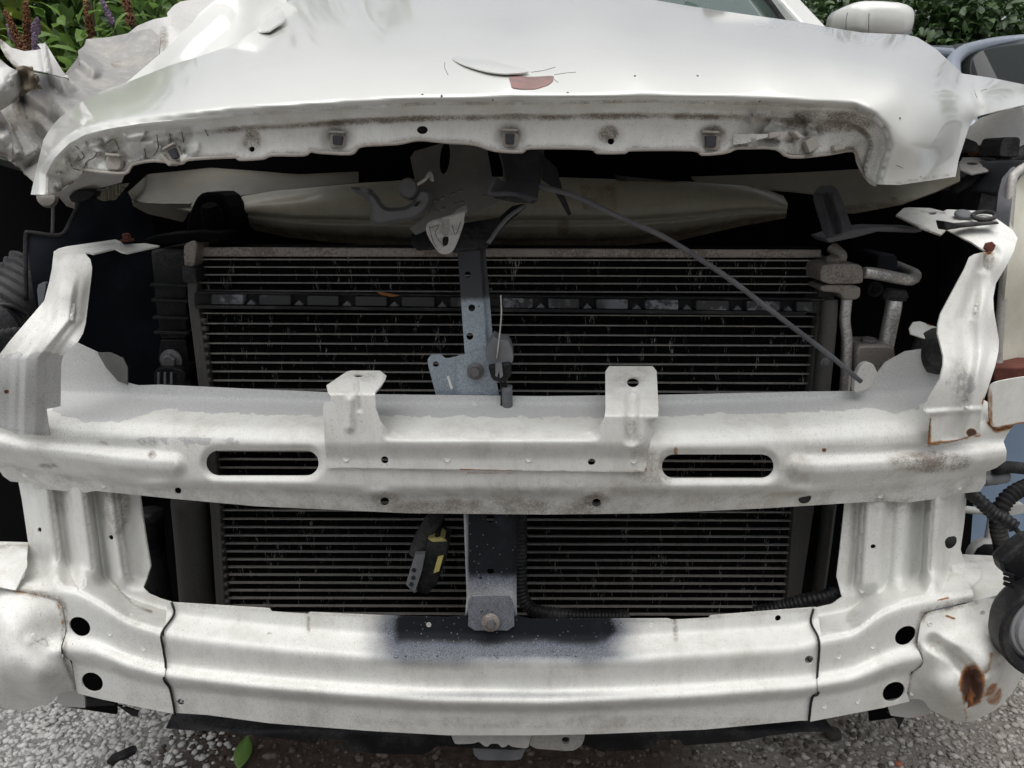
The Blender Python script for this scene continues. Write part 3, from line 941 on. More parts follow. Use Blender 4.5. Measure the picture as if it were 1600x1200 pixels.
lower_beam = sheet('lower_bumper_beam', mid_out, d_lower, M['white'], car, s=3.6, thick=0.0018,
    holes=[ell(282, 1097, 6, 5.5), ell(1264.5, 1031, 7, 6.5, -20), ell(1216, 966, 5, 5)],
    masks=[('black', lambda X, Y: 1.04 * sm((232 + 14 * vnoise(X, Y, 24, 78) - np.abs(X - 785)) / 75) * np.interp(Y + 8 * vnoise(X, Y, 40, 79), [950, 964, 988, 1000, 1012, 1026, 1034, 1048], [.75, 1, 1, .95, .86, .86, .6, 0])), ('black', m_ell(790, 1086, 300, 9, 0.55, 0.9)), ('black', m_ell(900, 970, 160, 20, 0.8, 0.8)),
           ('grime', m_ell(780, 1000, 300, 55, 0.30)), ('grime', m_ell(900, 1128, 500, 16, 0.4)), ('grime', lambda X, Y: 0.22 * sm((Y - l_bead(X) - 14) / 10)),
           ('grime', m_line([(1055, 968), (1056, 1000)], 7, 0.9)), ('grime', m_line([(482, 962), (482, 985)], 6, 0.9)), ('grime', m_line(seam_l, 7, 0.6)), ('grime', m_line(seam_r, 7, 0.6)),
           ('grime', m_line([(300, 945), (470, 958), (720, 966)], 7, 0.5)), ('grime', m_line([(810, 969), (1045, 970), (1260, 953)], 7, 0.5))])
for nm, ln in (('seam_sealer', seam_l), ('seam_sealer', seam_r)):
    tube(nm, [(x, y, float(d_lower(np.array(x * 1.0), np.array(y * 1.0))) - 0.0034) for x, y in ln], 0.0015, M['rubber'], lower_beam, 6, 4)

def pillar_ribs(X, Y, ribs, y0, y1):
    k = sm((Y - y0) / 14) * sm((y1 - Y) / 26)
    xs = smoothline(ribs, 13)
    return 2.5 * xs(X + 0.0 * Y) * k
left_ribs = [(20, 0.004), (44, 0.004), (66, 0.004), (70, -0.004), (88, -0.004), (96, 0.004), (110, 0.005), (117, -0.006), (142, -0.006), (152, 0.006), (162, 0.007), (174, -0.002), (186, -0.003), (198, 0.006), (212, 0.008), (240, 0.004)]
right_ribs = [(1300, 0.004), (1330, 0.002), (1338, 0.007), (1346, -0.004), (1380, -0.006), (1388, 0.005), (1394, -0.002), (1416, -0.004), (1424, 0.006), (1446, 0.006), (1452, -0.006), (1470, -0.006), (1475, 0.004), (1510, 0.004)]
def d_left(X, Y):
    return d_lower(X, Y) - 0.0022 + 0.030 * sm((shoulder(X) + 4 - Y) / 50) + pillar_ribs(X + (Y - 850) * -0.13, Y, left_ribs, 740, 925)
def d_right(X, Y):
    return d_lower(X, Y) - 0.0022 + 0.030 * sm((shoulder(X) + 4 - Y) / 50) + pillar_ribs(X + (Y - 850) * 0.06, Y, right_ribs, 740, 935)
left_out = [(28, 750), (34, 780), (44, 848), (40, 862), (41, 885), (38, 905), (21, 915), (19, 926), (88, 937), (99, 952), (104, 987), (97, 1011), (99, 1027), (112, 1032), (120, 1079), (123, 1084),
            (160, 1093), (273, 1116), (271, 1101), (265, 1075), (256, 1061), (259, 1040), (255, 1013), (253, 989), (272, 960), (268, 941), (251, 936), (232, 928), (224, 917), (235, 885), (226, 830), (217, 765), (150, 755)]
section_l = sheet('beam_end_section', left_out, d_left, M['white'], car, s=1.9, thick=0.0018,
    holes=[ell(124.5, 979, 17.5, 14, 32), ell(144, 1066, 17.5, 14.5, 30), ell(61.5, 828, 3.2, 4), ell(173, 840, 4, 4)],
    masks=[('grime', m_line([(19, 924), (88, 935), (99, 950)], 14, 0.95)), ('grime', m_ell(180, 790, 34, 70, 0.6)), ('grime', m_ell(95, 785, 26, 30, 0.4)), ('grime', m_ell(130, 860, 150, 130, 0.16)), ('grime', m_line([(176, 908), (205, 945), (235, 958)], 5, 0.9)),
           ('grime', m_line([(105, 955), (100, 1025), (120, 1078)], 8, 0.6)), ('grime', m_ell(200, 965, 40, 26, 0.3)), ('rust', m_line([(20, 922), (86, 936)], 4, 0.35)), ('grime', m_ell(235, 1095, 60, 22, 0.25)), ('grime', m_line([(217, 770), (235, 885)], 6, 0.5))])
right_out = [(1512, 760), (1507, 815), (1501, 859), (1508, 880), (1507, 903), (1521, 928), (1520, 939), (1460, 952), (1445, 957), (1438, 972), (1433, 1005), (1435, 1016), (1442, 1032), (1440, 1041), (1424, 1050), (1417, 1083), (1421, 1096),
             (1380, 1106), (1264, 1128), (1269, 1091), (1279, 1083), (1277, 1056), (1280, 1003), (1267, 973), (1271, 951), (1301, 944), (1316, 933), (1307, 901), (1312, 860), (1321, 775), (1400, 765)]
section_r = sheet('beam_end_section', right_out, d_right, M['white'], car, s=1.9, thick=0.0018,
    holes=[ell(1415, 993, 18, 13.5, -35), ell(1396.5, 1081, 18.5, 14.5, -32), ell(1364.5, 854, 4.4, 3.6)],
    masks=[('grime', m_line([(1521, 940), (1460, 953), (1444, 960), (1434, 1005)], 14, 0.85)), ('grime', m_ell(1338, 968, 24, 20, 0.4)), ('grime', m_line([(1418, 1082), (1424, 1050)], 7, 0.8)),
           ('grime', m_ell(1400, 790, 110, 18, 0.4)), ('grime', m_line([(1425, 800), (1425, 905)], 10, 0.3)), ('rust', m_line([(1465, 938), (1482, 934)], 3.5, 0.8)), ('grime', m_ell(1290, 1105, 60, 22, 0.2)), ('grime', m_line([(1336, 800), (1336, 905)], 8, 0.4))])
lathe('rubber_plug', [(0.006, 0), (0.009, 0.004), (0.003, 0.008)], P(1482, 845, 0.66), (0.3, -1, 0), M['rubber'], section_r, 10)
for hx, hy, yy in ((124.5, 979, .70), (144, 1066, .70)):
    bar('stiffener', P(hx - 40, hy - 4, yy + 0.05), P(hx + 40, hy + 8, yy + 0.05), 0.004, 0.10, M['dark'], section_l)
for hx, hy, yy in ((1415, 993, .70), (1396.5, 1081, .70)):
    bar('stiffener', P(hx - 40, hy + 4, yy + 0.05), P(hx + 40, hy - 8, yy + 0.05), 0.004, 0.10, M['dark'], section_r)
for x0, y0, x1, y1 in ((-60, 846, 44, 850), (1502, 866, 1580, 872)):
    pass
rail_l = sheet('beam_top_rail', [(-60, 846), (44, 849), (42, 885), (24, 922), (-60, 905)], tps([(-60, 848, .76), (44, 850, .735), (-60, 880, .69), (40, 885, .68), (-60, 905, .66), (24, 922, .66)]), M['white'], car, thick=0.0018,
    masks=[('grime', m_line([(-60, 853), (44, 856)], 6, 0.8)), ('grime', m_flat(0.12))])
rail_r = sheet('beam_top_rail', [(1490, 867), (1570, 871), (1600, 880), (1600, 915), (1573, 926), (1520, 945), (1500, 930), (1486, 903)], tps([(1490, 868, .765), (1570, 872, .76), (1490, 884, .725), (1580, 905, .70), (1500, 935, .70), (1520, 940, .675), (1575, 920, .675)]), M['white'], car, thick=0.0018,
    masks=[('grime', m_line([(1508, 880), (1570, 876)], 6, 0.5)), ('grime', m_flat(0.15))])

cup_l = [(-40, 905), (0, 916), (19, 923), (88, 936), (98, 950), (103, 987), (95, 1011), (97, 1027), (111, 1032), (120, 1079), (108, 1080), (93, 1083), (80, 1099), (35, 1111), (11, 1108), (-40, 1090)]
d_cl = tps([(-40, 905, .70), (20, 924, .665), (90, 940, .655), (100, 990, .652), (95, 1012, .645), (115, 1050, .655), (118, 1078, .66), (60, 960, .650), (0, 960, .64), (-40, 970, .66), (40, 1000, .632), (75, 1006, .645),
             (20, 1040, .618), (60, 1060, .622), (85, 1095, .66), (35, 1111, .69), (-10, 1090, .66), (-40, 1040, .64)])
cup_left = sheet('beam_end_cup', chaikin(cup_l, 1, .15), lambda X, Y: d_cl(X, Y) + bead([(96, 1018), (78, 1016), (50, 1000)], 18, 0.003)(X, Y) + 0.003 * vnoise(X, Y, 30, 21), M['white'], car, s=3.2, thick=0.0018,
    masks=[('grime', m_line([(0, 918), (88, 938), (100, 960), (98, 1025), (120, 1079)], 7, 0.8)), ('rust', m_line([(10, 921), (60, 931), (90, 940), (98, 975)], 4, 0.5)), ('grime', m_line([(45, 1008), (72, 997)], 4, 0.8)), ('grime', m_flat(0.08))])
cup_r = [(1439, 971), (1446, 957), (1520, 941), (1573, 923), (1640, 910), (1640, 1000), (1604, 1045), (1584, 1080), (1560, 1107), (1520, 1128), (1493, 1128), (1453, 1109), (1444, 1096), (1436, 1092), (1419, 1092), (1416, 1083), (1424, 1051), (1441, 1041), (1443, 1030), (1435, 1016), (1433, 1005)]
d_cr = tps([(1441, 965, .650), (1520, 941, .66), (1640, 910, .72), (1434, 1005, .645), (1441, 1035, .640), (1418, 1080, .655), (1480, 990, .640), (1540, 985, .635), (1600, 960, .67), (1640, 1000, .72), (1460, 1020, .628),
             (1490, 1045, .625), (1545, 1030, .612), (1580, 1030, .64), (1470, 1080, .625), (1500, 1100, .635), (1520, 1126, .69), (1493, 1127, .68), (1455, 1108, .66), (1560, 1100, .69), (1590, 1070, .70), (1550, 1075, .63)])
cup_right = sheet('beam_end_cup', chaikin(cup_r, 1, .15), lambda X, Y: d_cr(X, Y) + bead([(1458, 1004), (1490, 1024), (1512, 1046), (1518, 1075), (1520, 1098)], 17, -0.014)(X, Y) + bead([(1532, 1058), (1560, 1035)], 9, -0.007)(X, Y) + 0.003 * vnoise(X, Y, 28, 22), M['white'], car, s=3.0, thick=0.0018,
    masks=[('rust', m_ell(1519, 1070, 30, 52, 1.15, 0.8)), ('rust', m_line([(1515, 1062), (1545, 1046), (1549, 1022)], 9, 0.6)), ('rust', m_ell(1552, 1085, 20, 26, 0.55)), ('rust', m_line([(1507, 1100), (1510, 1128)], 7, 0.5)),
           ('rust', m_line([(1478, 962), (1492, 967)], 3.4, 0.9)), ('rust', m_line([(1466, 1005), (1480, 996), (1494, 997)], 2.5, 0.5)), ('rust', m_line([(1502, 1003), (1506, 995)], 3, 0.5)), ('grime', m_line([(1440, 968), (1446, 958), (1525, 941)], 8, 0.9)),
           ('grime', m_line([(1434, 1005), (1440, 1035), (1424, 1052), (1418, 1084)], 6, 0.9)), ('grime', m_ell(1480, 1010, 40, 20, 0.3))])
sheet('rust_flap', [(1516, 1050), (1524, 1057), (1534, 1060), (1528, 1072), (1529, 1084), (1521, 1090), (1520, 1102), (1513, 1106), (1512, 1092), (1506, 1084), (1509, 1072), (1502, 1064), (1508, 1058)], lambda X, Y: 0.628 + 0.0012 * np.abs(X - 1516) + 0.006 * vnoise(X, Y, 8, 31), M['rustred'], cup_right, s=2.5, thick=0.002)
# drooping metal below the beam ends
for pts, nm in (([(93, 1078), (120, 1074), (132, 1088), (133, 1106), (100, 1104), (88, 1096)], 'cup_gusset'), ([(1385, 1096), (1440, 1086), (1462, 1104), (1448, 1118), (1420, 1122), (1392, 1118)], 'cup_gusset')):
    sheet(nm, pts, const(0.70), M['fender'], car, thick=0.003)
for pts in ([(131, 1090), (160, 1094), (216, 1112), (214, 1120), (207, 1119), (182, 1102), (136, 1104)], [(1384, 1112), (1410, 1105), (1415, 1118), (1404, 1140), (1405, 1134), (1398, 1122)]):
    sheet('torn_shield', pts, const(0.72), M['black'], car, thick=0.003)

# weld spots on the beams
def weld(px, py, dfun, parent, r=4.2, mat=None):
    y = float(dfun(np.array(float(px)), np.array(float(py))))
    m = r * px_m(px, py, y)
    lathe('weld_spot', [(m, 0.0), (m * 0.92, 0.0007), (m * 0.72, 0.0008), (m * 0.6, 0.0003)], P(px, py, y), (0, -1, 0.2), mat or M['white'], parent, 12)
for x, y in ((40, 742), (162, 759), (60, 960), (80, 955)):
    weld(x, y, d_upper if y < 800 else (lambda X, Y: d_cl(X, Y)), upper_beam if y < 800 else cup_left)
for x, y in ((225, 1013), (172, 990), (205, 963)):
    weld(x, y, d_left, section_l)
for x, y in ((320, 952), (421, 991), (508, 968), (670, 976), (1017, 977)):
    weld(x, y, d_lower, lower_beam, 4.2, M['zinc'] if x in (670,) else None)
for x, y in ((1347, 923), (1310, 1026), (1363, 1010), (1340, 1096), (1288, 1104)):
    weld(x, y, d_right, section_r)
for x, y in ((1375, 775), (1499, 762), (742, 633), (790, 633)):
    weld(x, y, d_upper, upper_beam)
for x, y in ((1453, 975), (1535, 957), (1425, 1083)):
    weld(x, y, lambda X, Y: d_cr(X, Y), cup_right)

# -- grille bracket on the upper beam
gb_out = [(517, 620), (512, 612), (510, 602), (541, 581), (548, 579), (594, 579), (604, 587), (602, 594), (586, 613), (587, 639), (594, 658), (608, 672), (625, 679), (700, 683), (850, 685), (900, 682), (932, 670), (944, 655), (946, 640), (946, 580), (952, 572), (1020, 572), (1026, 580), (1029, 640), (1028, 655), (1015, 661), (1014, 667), (1026, 677), (1022, 695), (1016, 730), (1005, 738), (850, 736), (718, 734), (538, 731), (510, 732), (504, 636), (506, 630), (517, 629)]
def d_gb(X, Y):
    y = YU(X) - 0.012
    left = X < 700
    fold = np.where(left, 616.0, 650.0)
    lip = sm((690 - Y) / 16) * sm((X - 596) / 20) * sm((940 - X) / 20)
    d = y + 0.014 * lip
    d = d + np.where(left, np.clip(fold - Y, 0, 60) / 36 * 0.055, np.clip(fold - Y, 0, 100) / 78 * 0.085)
    d = d + 0.008 * sm((Y - 690) / 30)
    d = d + bead([(546, 625), (546, 668)], 10, 0.006)(X, Y) + bead([(560, 590), (562, 640)], 5, -0.004)(X, Y)
    d = d + bead([(988, 620), (986, 685)], 14, -0.009, 0.2)(X, Y)
    d = d + 0.03 * sm((X - 1005) / 24) * sm((Y - 655) / 10)
    return d
gb = sheet('grille_bracket', gb_out, d_gb, M['white'], car, s=2.6, thick=0.0022,
    holes=[ell(601, 719, 6, 6), ell(924.5, 722, 6, 5.5), ell(560, 586.5, 8, 2.6), ell(989, 597, 9.5, 8)],
    masks=[('grime', m_line([(510, 732), (720, 735), (1005, 738)], 4, 0.8)), ('rust', m_line([(720, 734), (800, 736)], 3.5, 0.8)), ('rust', m_line([(1010, 735), (1016, 727)], 7, 0.75)), ('rust', m_line([(512, 628), (520, 618)], 5, 0.5)),
           ('grime', m_ell(985, 590, 45, 25, 0.42)), ('grime', m_ell(575, 590, 22, 10, 0.5)), ('grime', m_line([(553, 600), (553, 640)], 4, 0.5)), ('grime', m_ell(1000, 700, 26, 34, 0.5)), ('grime', m_ell(986, 670, 14, 20, 0.65)), ('rust', m_line([(905, 677), (935, 668)], 3, 0.5)), ('rust', m_line([(960, 729), (1004, 737)], 3, 0.45)), ('dull', m_ell(610, 650, 14, 40, 0.4)), ('grime', m_ell(620, 650, 20, 30, 0.3))])
for x, y in ((541, 717), (699, 718), (826, 718), (990, 720)):
    weld(x, y, d_gb, gb, 5)

# -- headlight brackets
lb_out = [(84, 393), (92, 388), (104, 385), (180, 374), (188, 377), (194, 382), (226, 380), (250, 384), (199, 395), (190, 393), (180, 388), (146, 396), (138, 394), (132, 395), (141, 405), (144, 418), (143, 430), (134, 505), (130, 520), (122, 534), (98, 556), (95, 570), (94, 635), (73, 639), (79, 681), (27, 679), (0, 668), (-30, 660), (-30, 600), (-4, 558), (15, 533), (69, 470), (77, 440), (81, 420)]
d_lb0 = tps([(84, 395, .700), (140, 398, .700), (180, 378, .735), (250, 384, .77), (100, 386, .715), (80, 430, .690), (142, 430, .692), (70, 475, .680), (136, 500, .684), (20, 540, .655), (120, 535, .66), (0, 600, .655), (94, 590, .665), (30, 679, .668), (78, 679, .672), (-30, 640, .672), (60, 560, .652)])
def d_lb(X, Y):
    d = d_lb0(X, Y)
    ax = np.interp(Y, [430, 500, 560, 680], [106, 98, 50, 46])          # pressed channel down the middle
    k = sm((Y - 418) / 50)
    d = d - k * 0.007 * sm((20 - np.abs(X - ax)) / 12) + k * 0.004 * sm((np.abs(X - ax) - 22) / 14)
    d = d + 0.0011 * np.clip(397 - Y, 0, 30) * (X > 80)
    return d
lb = sheet('headlight_bracket', lb_out, d_lb, M['white'], car, s=1.8, thick=0.0022,
    masks=[('dull', lambda X, Y: 0.72 * sm((Y - 520) / 50)), ('rust', m_line([(76, 642), (79, 678)], 4, 0.8)), ('rust', m_ell(10, 612, 6, 5, 0.9)), ('grime', m_line([(0, 668), (79, 680)], 6, 0.5)), ('grime', m_line([(86, 392), (180, 380)], 4, 0.5)), ('grime', m_ell(45, 640, 40, 50, 0.3))])
rb_out = [(1400, 336), (1412, 325), (1420, 324), (1453, 325), (1474, 330), (1480, 327), (1541, 330), (1562, 345), (1582, 359), (1590, 372), (1584, 393), (1570, 420), (1556, 443), (1552, 465), (1553, 485), (1561, 532), (1560, 550), (1555, 572), (1538, 624), (1533, 650), (1530, 677), (1503, 687), (1451, 695), (1455, 650), (1442, 641), (1456, 615), (1469, 593), (1474, 570), (1474, 556), (1465, 520), (1466, 505), (1470, 490), (1507, 420), (1514, 402), (1522, 397), (1540, 393), (1518, 378), (1499, 369), (1478, 358), (1470, 367), (1438, 355)]
d_rb0 = tps([(1400, 336, .80), (1440, 354, .76), (1453, 325, .82), (1470, 366, .755), (1480, 330, .80), (1541, 330, .79), (1500, 368, .735), (1585, 365, .735), (1545, 388, .712), (1586, 390, .715), (1510, 420, .708), (1556, 445, .705), (1468, 495, .690), (1553, 485, .695), (1470, 545, .672), (1560, 540, .690), (1473, 575, .660), (1555, 570, .675), (1450, 640, .660), (1530, 640, .668), (1455, 692, .664), (1530, 678, .676)])
def d_rb(X, Y):
    d = d_rb0(X, Y)
    d = d + bead([(1550, 395), (1530, 440), (1508, 500), (1512, 560), (1505, 620), (1488, 680)], 20, -0.007, 0.1)(X, Y)
    d = d + bead([(1535, 430), (1532, 480), (1536, 545), (1520, 610), (1512, 680)], 14, 0.004)(X, Y)
    d = d + bead([(1450, 645), (1530, 640)], 8, 0.003)(X, Y)
    return d
rb = sheet('headlight_bracket', rb_out, d_rb, M['white'], car, s=1.8, thick=0.0022, holes=[ell(1457, 333, 7, 2.2)],
    masks=[('rust', m_line([(1452, 693), (1454, 655)], 5, 0.7)), ('rust', m_line([(1452, 694), (1503, 687), (1530, 678)], 5, 0.75)), ('rust', m_ell(1518, 676, 11, 9, 0.9)), ('rust', m_ell(1545, 392, 9, 9, 0.7)), ('grime', m_ell(1545, 405, 14, 26, 0.7)), ('dull', m_ell(1500, 610, 50, 50, 0.45)),
           ('grime', m_ell(1500, 600, 26, 60, 0.4)), ('grime', m_line([(1440, 330), (1476, 333)], 4, 0.7)), ('grime', m_line([(1400, 338), (1470, 367)], 4, 0.8)), ('rust', m_line([(1535, 630), (1540, 615)], 4, 0.6)), ('dull', m_ell(1440, 340, 30, 20, 0.3))])
lathe('clip_button', [(0.011, 0), (0.011, 0.003), (0.008, 0.005), (0.003, 0.0055)], P(1505, 337, .775), (0, -0.45, 1), M['greyplastic'], rb, 18)
tube('rubber_ring', [(1538 + 18 * math.cos(a), 337 + 6 * math.sin(a), .757 - 0.02 * math.sin(a)) for a in np.linspace(0, 2 * math.pi, 15)], 0.0028, M['rubber'], rb, 8, 3)
block('rubber_pad', [(1474, 345), (1500, 350), (1560, 346), (1563, 350), (1505, 356), (1478, 360)], .73, .745, M['rubber'], rb)
bolt(1545, 386, .706, 8, M['rustbolt'], rb, axis=(-0.5, -1, 0.2), flange=False, tall=1.3)
bolt(199, 376, .76, 10, M['rustbolt'], lb, axis=(0, -0.1, 1), flange=True, tall=1.1)
sheet('fender_bracket', chaikin([(1545, 612), (1546, 604), (1555, 597), (1580, 592), (1640, 583), (1640, 655), (1600, 661), (1553, 669), (1546, 660)], 1), const(.69), M['white'], car, thick=0.0025,
      masks=[('rust', m_line([(1547, 610), (1548, 660), (1556, 669), (1640, 654)], 6, 0.75)), ('grime', m_line([(1547, 606), (1548, 662), (1556, 670)], 4, 1.0))])

# ------------------------------------------------------------------ hood
ridge = [(71, 304), (72, 272), (85, 247), (108, 224), (133, 210), (170, 201), (221, 193), (283, 187), (366, 178), (400, 176), (542, 167), (655, 161), (800, 160), (1027, 157), (1150, 160), (1263, 166), (1334, 170), (1362, 184), (1379, 204), (1385, 227), (1379, 249), (1371, 278), (1370, 288)]
hood_out = [(48, 304), (57, 263), (68, 218), (80, 198), (93, 184), (119, 164), (145, 149), (167, 139), (195, 130), (266, 102), (312, 88), (360, 71), (392, 52), (405, 42), (408, 20), (419, -10), (424, -30),
            (985, -30), (1000, -4), (1069, 8), (1168, 23), (1250, 34), (1309, 45), (1348, 51), (1416, 54), (1433, 58), (1462, 76), (1490, 102), (1504, 115), (1552, 122), (1600, 132), (1660, 146), (1660, 152), (1600, 164), (1560, 173), (1530, 181), (1521, 187), (1515, 195), (1507, 221), (1498, 249), (1493, 276), (1447, 283), (1405, 289)] + ridge[::-1]
d_hood0 = tps([(48, 304, .70), (69, 306, .665), (57, 263, .715), (68, 218, .735), (93, 184, .765), (145, 149, .81), (195, 130, .855), (85, 247, .645), (133, 210, .625), (100, 225, .655), (130, 190, .675), (180, 165, .705), (221, 193, .61), (283, 187, .602), (366, 178, .596), (542, 167, .588),
               (240, 150, .70), (300, 150, .655), (300, 125, .715), (300, 96, .80), (400, 150, .620), (400, 110, .70), (400, 70, .82), (408, 40, .93), (420, -30, 1.30), (600, 140, .605), (600, 100, .675), (600, 60, .80), (600, 20, 1.02), (600, -30, 1.40),
               (800, 160, .585), (800, 130, .605), (800, 100, .660), (800, 60, .79), (800, 30, .96), (800, 0, 1.18), (800, -30, 1.44), (1000, 157, .584), (1000, 130, .604), (1000, 100, .655), (1000, 60, .785), (1000, 30, .96), (1000, 0, 1.2), (985, -30, 1.46),
               (1200, 163, .588), (1200, 130, .608), (1200, 100, .66), (1200, 70, .77), (1200, 45, .95), (1200, 29, 1.18), (1334, 170, .594), (1385, 227, .605), (1371, 285, .615), (1300, 130, .625), (1300, 100, .68), (1330, 70, .86), (1340, 51, 1.12), (1410, 55, 1.08),
               (1400, 130, .640), (1410, 180, .612), (1420, 230, .610), (1410, 288, .625), (1450, 282, .66), (1493, 276, .715), (1498, 249, .735), (1460, 220, .655), (1507, 221, .755), (1515, 195, .78), (1470, 160, .69), (1450, 110, .79), (1462, 78, 1.0), (1490, 104, .97), (1504, 117, .96),
               (1500, 160, .76), (1530, 150, .80), (1540, 178, .80), (1552, 124, .98), (1600, 134, 1.05), (1600, 150, .93), (1600, 163, .90), (1660, 148, 1.0)], 0.06)
def d_hood(X, Y):
    d = d_hood0(X, Y)
    dr, _, _ = near(ridge, X, Y)
    d = d + 0.016 * (1 - sm(dr / 14)) ** 2          # rolled edge turning under
    d = d + bead([(1524, 128), (1524, 145), (1532, 170)], 10, -0.008)(X, Y)
    return d
hood = sheet('hood', hood_out, d_hood, M['hood'], car, s=4.0, thick=0.0022,
    masks=[('grime', m_line([(1372, 287), (1405, 286), (1493, 272)], 7, 0.65)), ('grime', m_line(ridge[8:19], 5, 0.5)), ('grime', m_line(ridge[:8], 4, 0.3))])
# crumpled rear corner of the hood
fold_out = [(195, 131), (235, 97), (272, 65), (286, 48), (297, 40), (312, 20), (337, 0), (372, -40), (455, -40), (446, 14), (446, 29), (437, 24), (426, 40), (405, 58), (360, 86), (312, 103), (266, 117), (205, 140)]
d_fold = tps([(195, 131, .885), (266, 108, .875), (312, 94, .862), (360, 77, .875), (405, 48, .955), (446, 28, 1.0), (272, 65, .905), (297, 40, .925), (337, 0, .97), (372, -40, 1.02), (455, -40, 1.15), (380, 20, .965), (330, 50, .91), (440, 5, 1.06)])
sheet('hood_fold', fold_out, lambda X, Y: d_fold(X, Y) + crease([(262, 104), (300, 62), (345, 25)], 22, 0.008)(X, Y), M['hood'], hood, s=3.5, thick=0.002)
sheet('torn_edge', [(400, 46), (413, 34), (424, 24), (436, 14), (443, 18), (446, 29), (441, 34), (420, 48), (404, 50)], tps([(400, 47, .90), (436, 14, .97), (446, 30, .90), (420, 48, .86), (424, 30, .93)]), M['hood'], hood, s=2.5, thick=0.002)
# inner lip
lip_low = [(75, 306), (96, 296), (125, 276), (132, 265), (160, 269), (195, 271), (203, 262), (210, 256), (241, 251), (283, 255), (295, 249), (366, 245), (374, 249), (411, 247), (425, 242), (474, 242), (485, 236), (500, 238), (547, 240), (558, 232), (570, 227), (621, 224), (655, 218), (697, 222), (740, 225), (774, 235), (816, 237), (828, 231), (922, 232), (933, 238), (976, 238), (987, 234), (1083, 234), (1097, 241), (1134, 238), (1149, 232), (1167, 231), (1212, 232), (1235, 245), (1292, 241), (1333, 235), (1340, 252), (1348, 269), (1360, 285), (1368, 289)]
rd = np.asarray(ridge)
d_lipbase = smoothline([(40, .675), (85, .650), (133, .628), (221, .611), (366, .600), (542, .592), (800, .589), (1027, .588), (1200, .592), (1334, .600), (1400, .612)], 40)
low_y = smoothline([(40, 285), (132, 268), (210, 258), (366, 246), (560, 236), (655, 228), (800, 236), (1000, 235), (1230, 240), (1333, 240), (1400, 250)], 60)
def d_ridge(X, Y):
    _, qx, qy = near(ridge, X, Y)
    return d_hood0(qx, qy)
def d_lip(X, Y):
    dr, _, _ = near(ridge, X, Y)
    d = d_ridge(X, Y) + 0.0165 + 0.008 * sm(dr / 16) + 0.007 * sm((dr - 18) / 7)
    for x, y in ((395, 232), (526, 219), (797, 216), (950, 220), (1112, 219)):
        d = d + 0.006 * sm(1.3 - np.hypot((X - x) / 24, (Y - y) / 24))
    crush = sm((330 - X) / 60) + sm((X - 1150) / 40) * sm((1300 - X) / 30)
    d = d + crush * sm((dr - 8) / 10) * (0.016 * lnoise(X, Y, 26, 51) + plates(X, Y, 22, 0.0022, 0.006, 52) * (X > -1e3)) 
    d = d + 0.002 * vnoise(X, Y, 30, 54)
    return d
crk1 = [[(118, 228), (128, 238), (131, 246), (122, 252)], [(132, 262), (136, 252), (146, 247), (152, 238)], [(108, 248), (114, 262), (125, 266)], [(245, 210), (247, 232), (240, 243)], [(265, 209), (268, 226)], [(284, 206), (287, 222)], [(320, 202), (325, 212)], [(165, 225), (178, 218), (186, 232)], [(228, 246), (226, 232)]]
lip = sheet('hood_lip', ridge + lip_low[::-1], d_lip, M['white'], hood, s=2.6, thick=0.002,
    holes=[ell(660, 203, 8.5, 6.5), ell(393, 233, 5, 4.5), ell(954.5, 221, 5, 5)],
    masks=[('grime', lambda X, Y: 0.95 * sm(1 - np.abs(near(ridge, X, Y)[0] - 24) / 10) * sm((X - 300) / 60) * (0.45 + 1.0 * (vnoise(X, Y, 45, 61) + 0.5))),
           ('grime', lambda X, Y: 0.3 * sm(1 - np.abs(near(ridge, X, Y)[0] - 3) / 6)), ('grime', m_line(lip_low, 11, 0.8)), ('rust', m_line(lip_low[8:44], 3, 0.32)),
           ('grime', m_ell(1290, 190, 110, 24, 0.85)), ('grime', m_ell(1210, 184, 130, 12, 0.6)), ('grime', m_ell(806, 182, 40, 8, 0.8)), ('grime', m_ell(394, 220, 20, 26, 0.8)), ('grime', m_ell(950, 210, 22, 20, 0.85)), ('grime', m_ell(1115, 205, 26, 14, 0.8)), ('grime', m_ell(526, 212, 20, 18, 0.6)),
           ('grime', m_ell(797, 210, 22, 20, 0.6)), ('grime', m_ell(1190, 225, 60, 14, 0.6)), ('grime', m_ell(165, 230, 60, 26, 0.55)), ('grime', m_ell(185, 250, 24, 22, 0.9)), ('grime', m_ell(1245, 222, 30, 24, 0.6))])
tube('lip_hem', [(x, y, float(d_lip(np.array(x * 1.), np.array(y * 1.))) - 0.0005) for x, y in lip_low[3:]], 0.0017, M['beigeclip'], lip, 7, 3)
for c in crk1:
    tube('paint_crack', [(x, y, float(d_lip(np.array(x * 1.), np.array(y * 1.)))) for x, y in c], 0.0005, M['tarcrack'], lip, 5, 4)
# retainers on the lip
ylip = lambda x, y: float(d_lip(np.array([x * 1.]), np.array([y * 1.]))[0])
def retainer(px, py, w, h, ang, yy, pad=True):
    c, s = math.cos(math.radians(ang)), math.sin(math.radians(ang))
    R = lambda a: [(px + x * c - y * s, py + x * s + y * c) for x, y in a]
    fr = block('retainer_clip', R([(-w, -h - 4), (w, -h - 4), (w, -h), (w + 4, -h + 2), (w + 4, h), (w, h + 4), (-w, h + 4), (-w - 3, h), (-w - 3, -h)]), yy, yy + .006, M['beigeclip'], hood, 0.0008)
    if pad:
        block('clip_pad', R([(-w + 1, -h + 1), (w - 2, -h + 1), (w - 3, h - 1), (-w + 2, h - 1)]), yy - .006, yy, M['darkclip'], fr, 0.0008)
    block('clip_bar', R([(-w - 5, -h - 7), (w + 2, -h - 7), (w + 2, -h - 3), (-w - 5, -h - 3)]), yy - .004, yy + .002, M['beigeclip'], fr, 0.0006)
    return fr
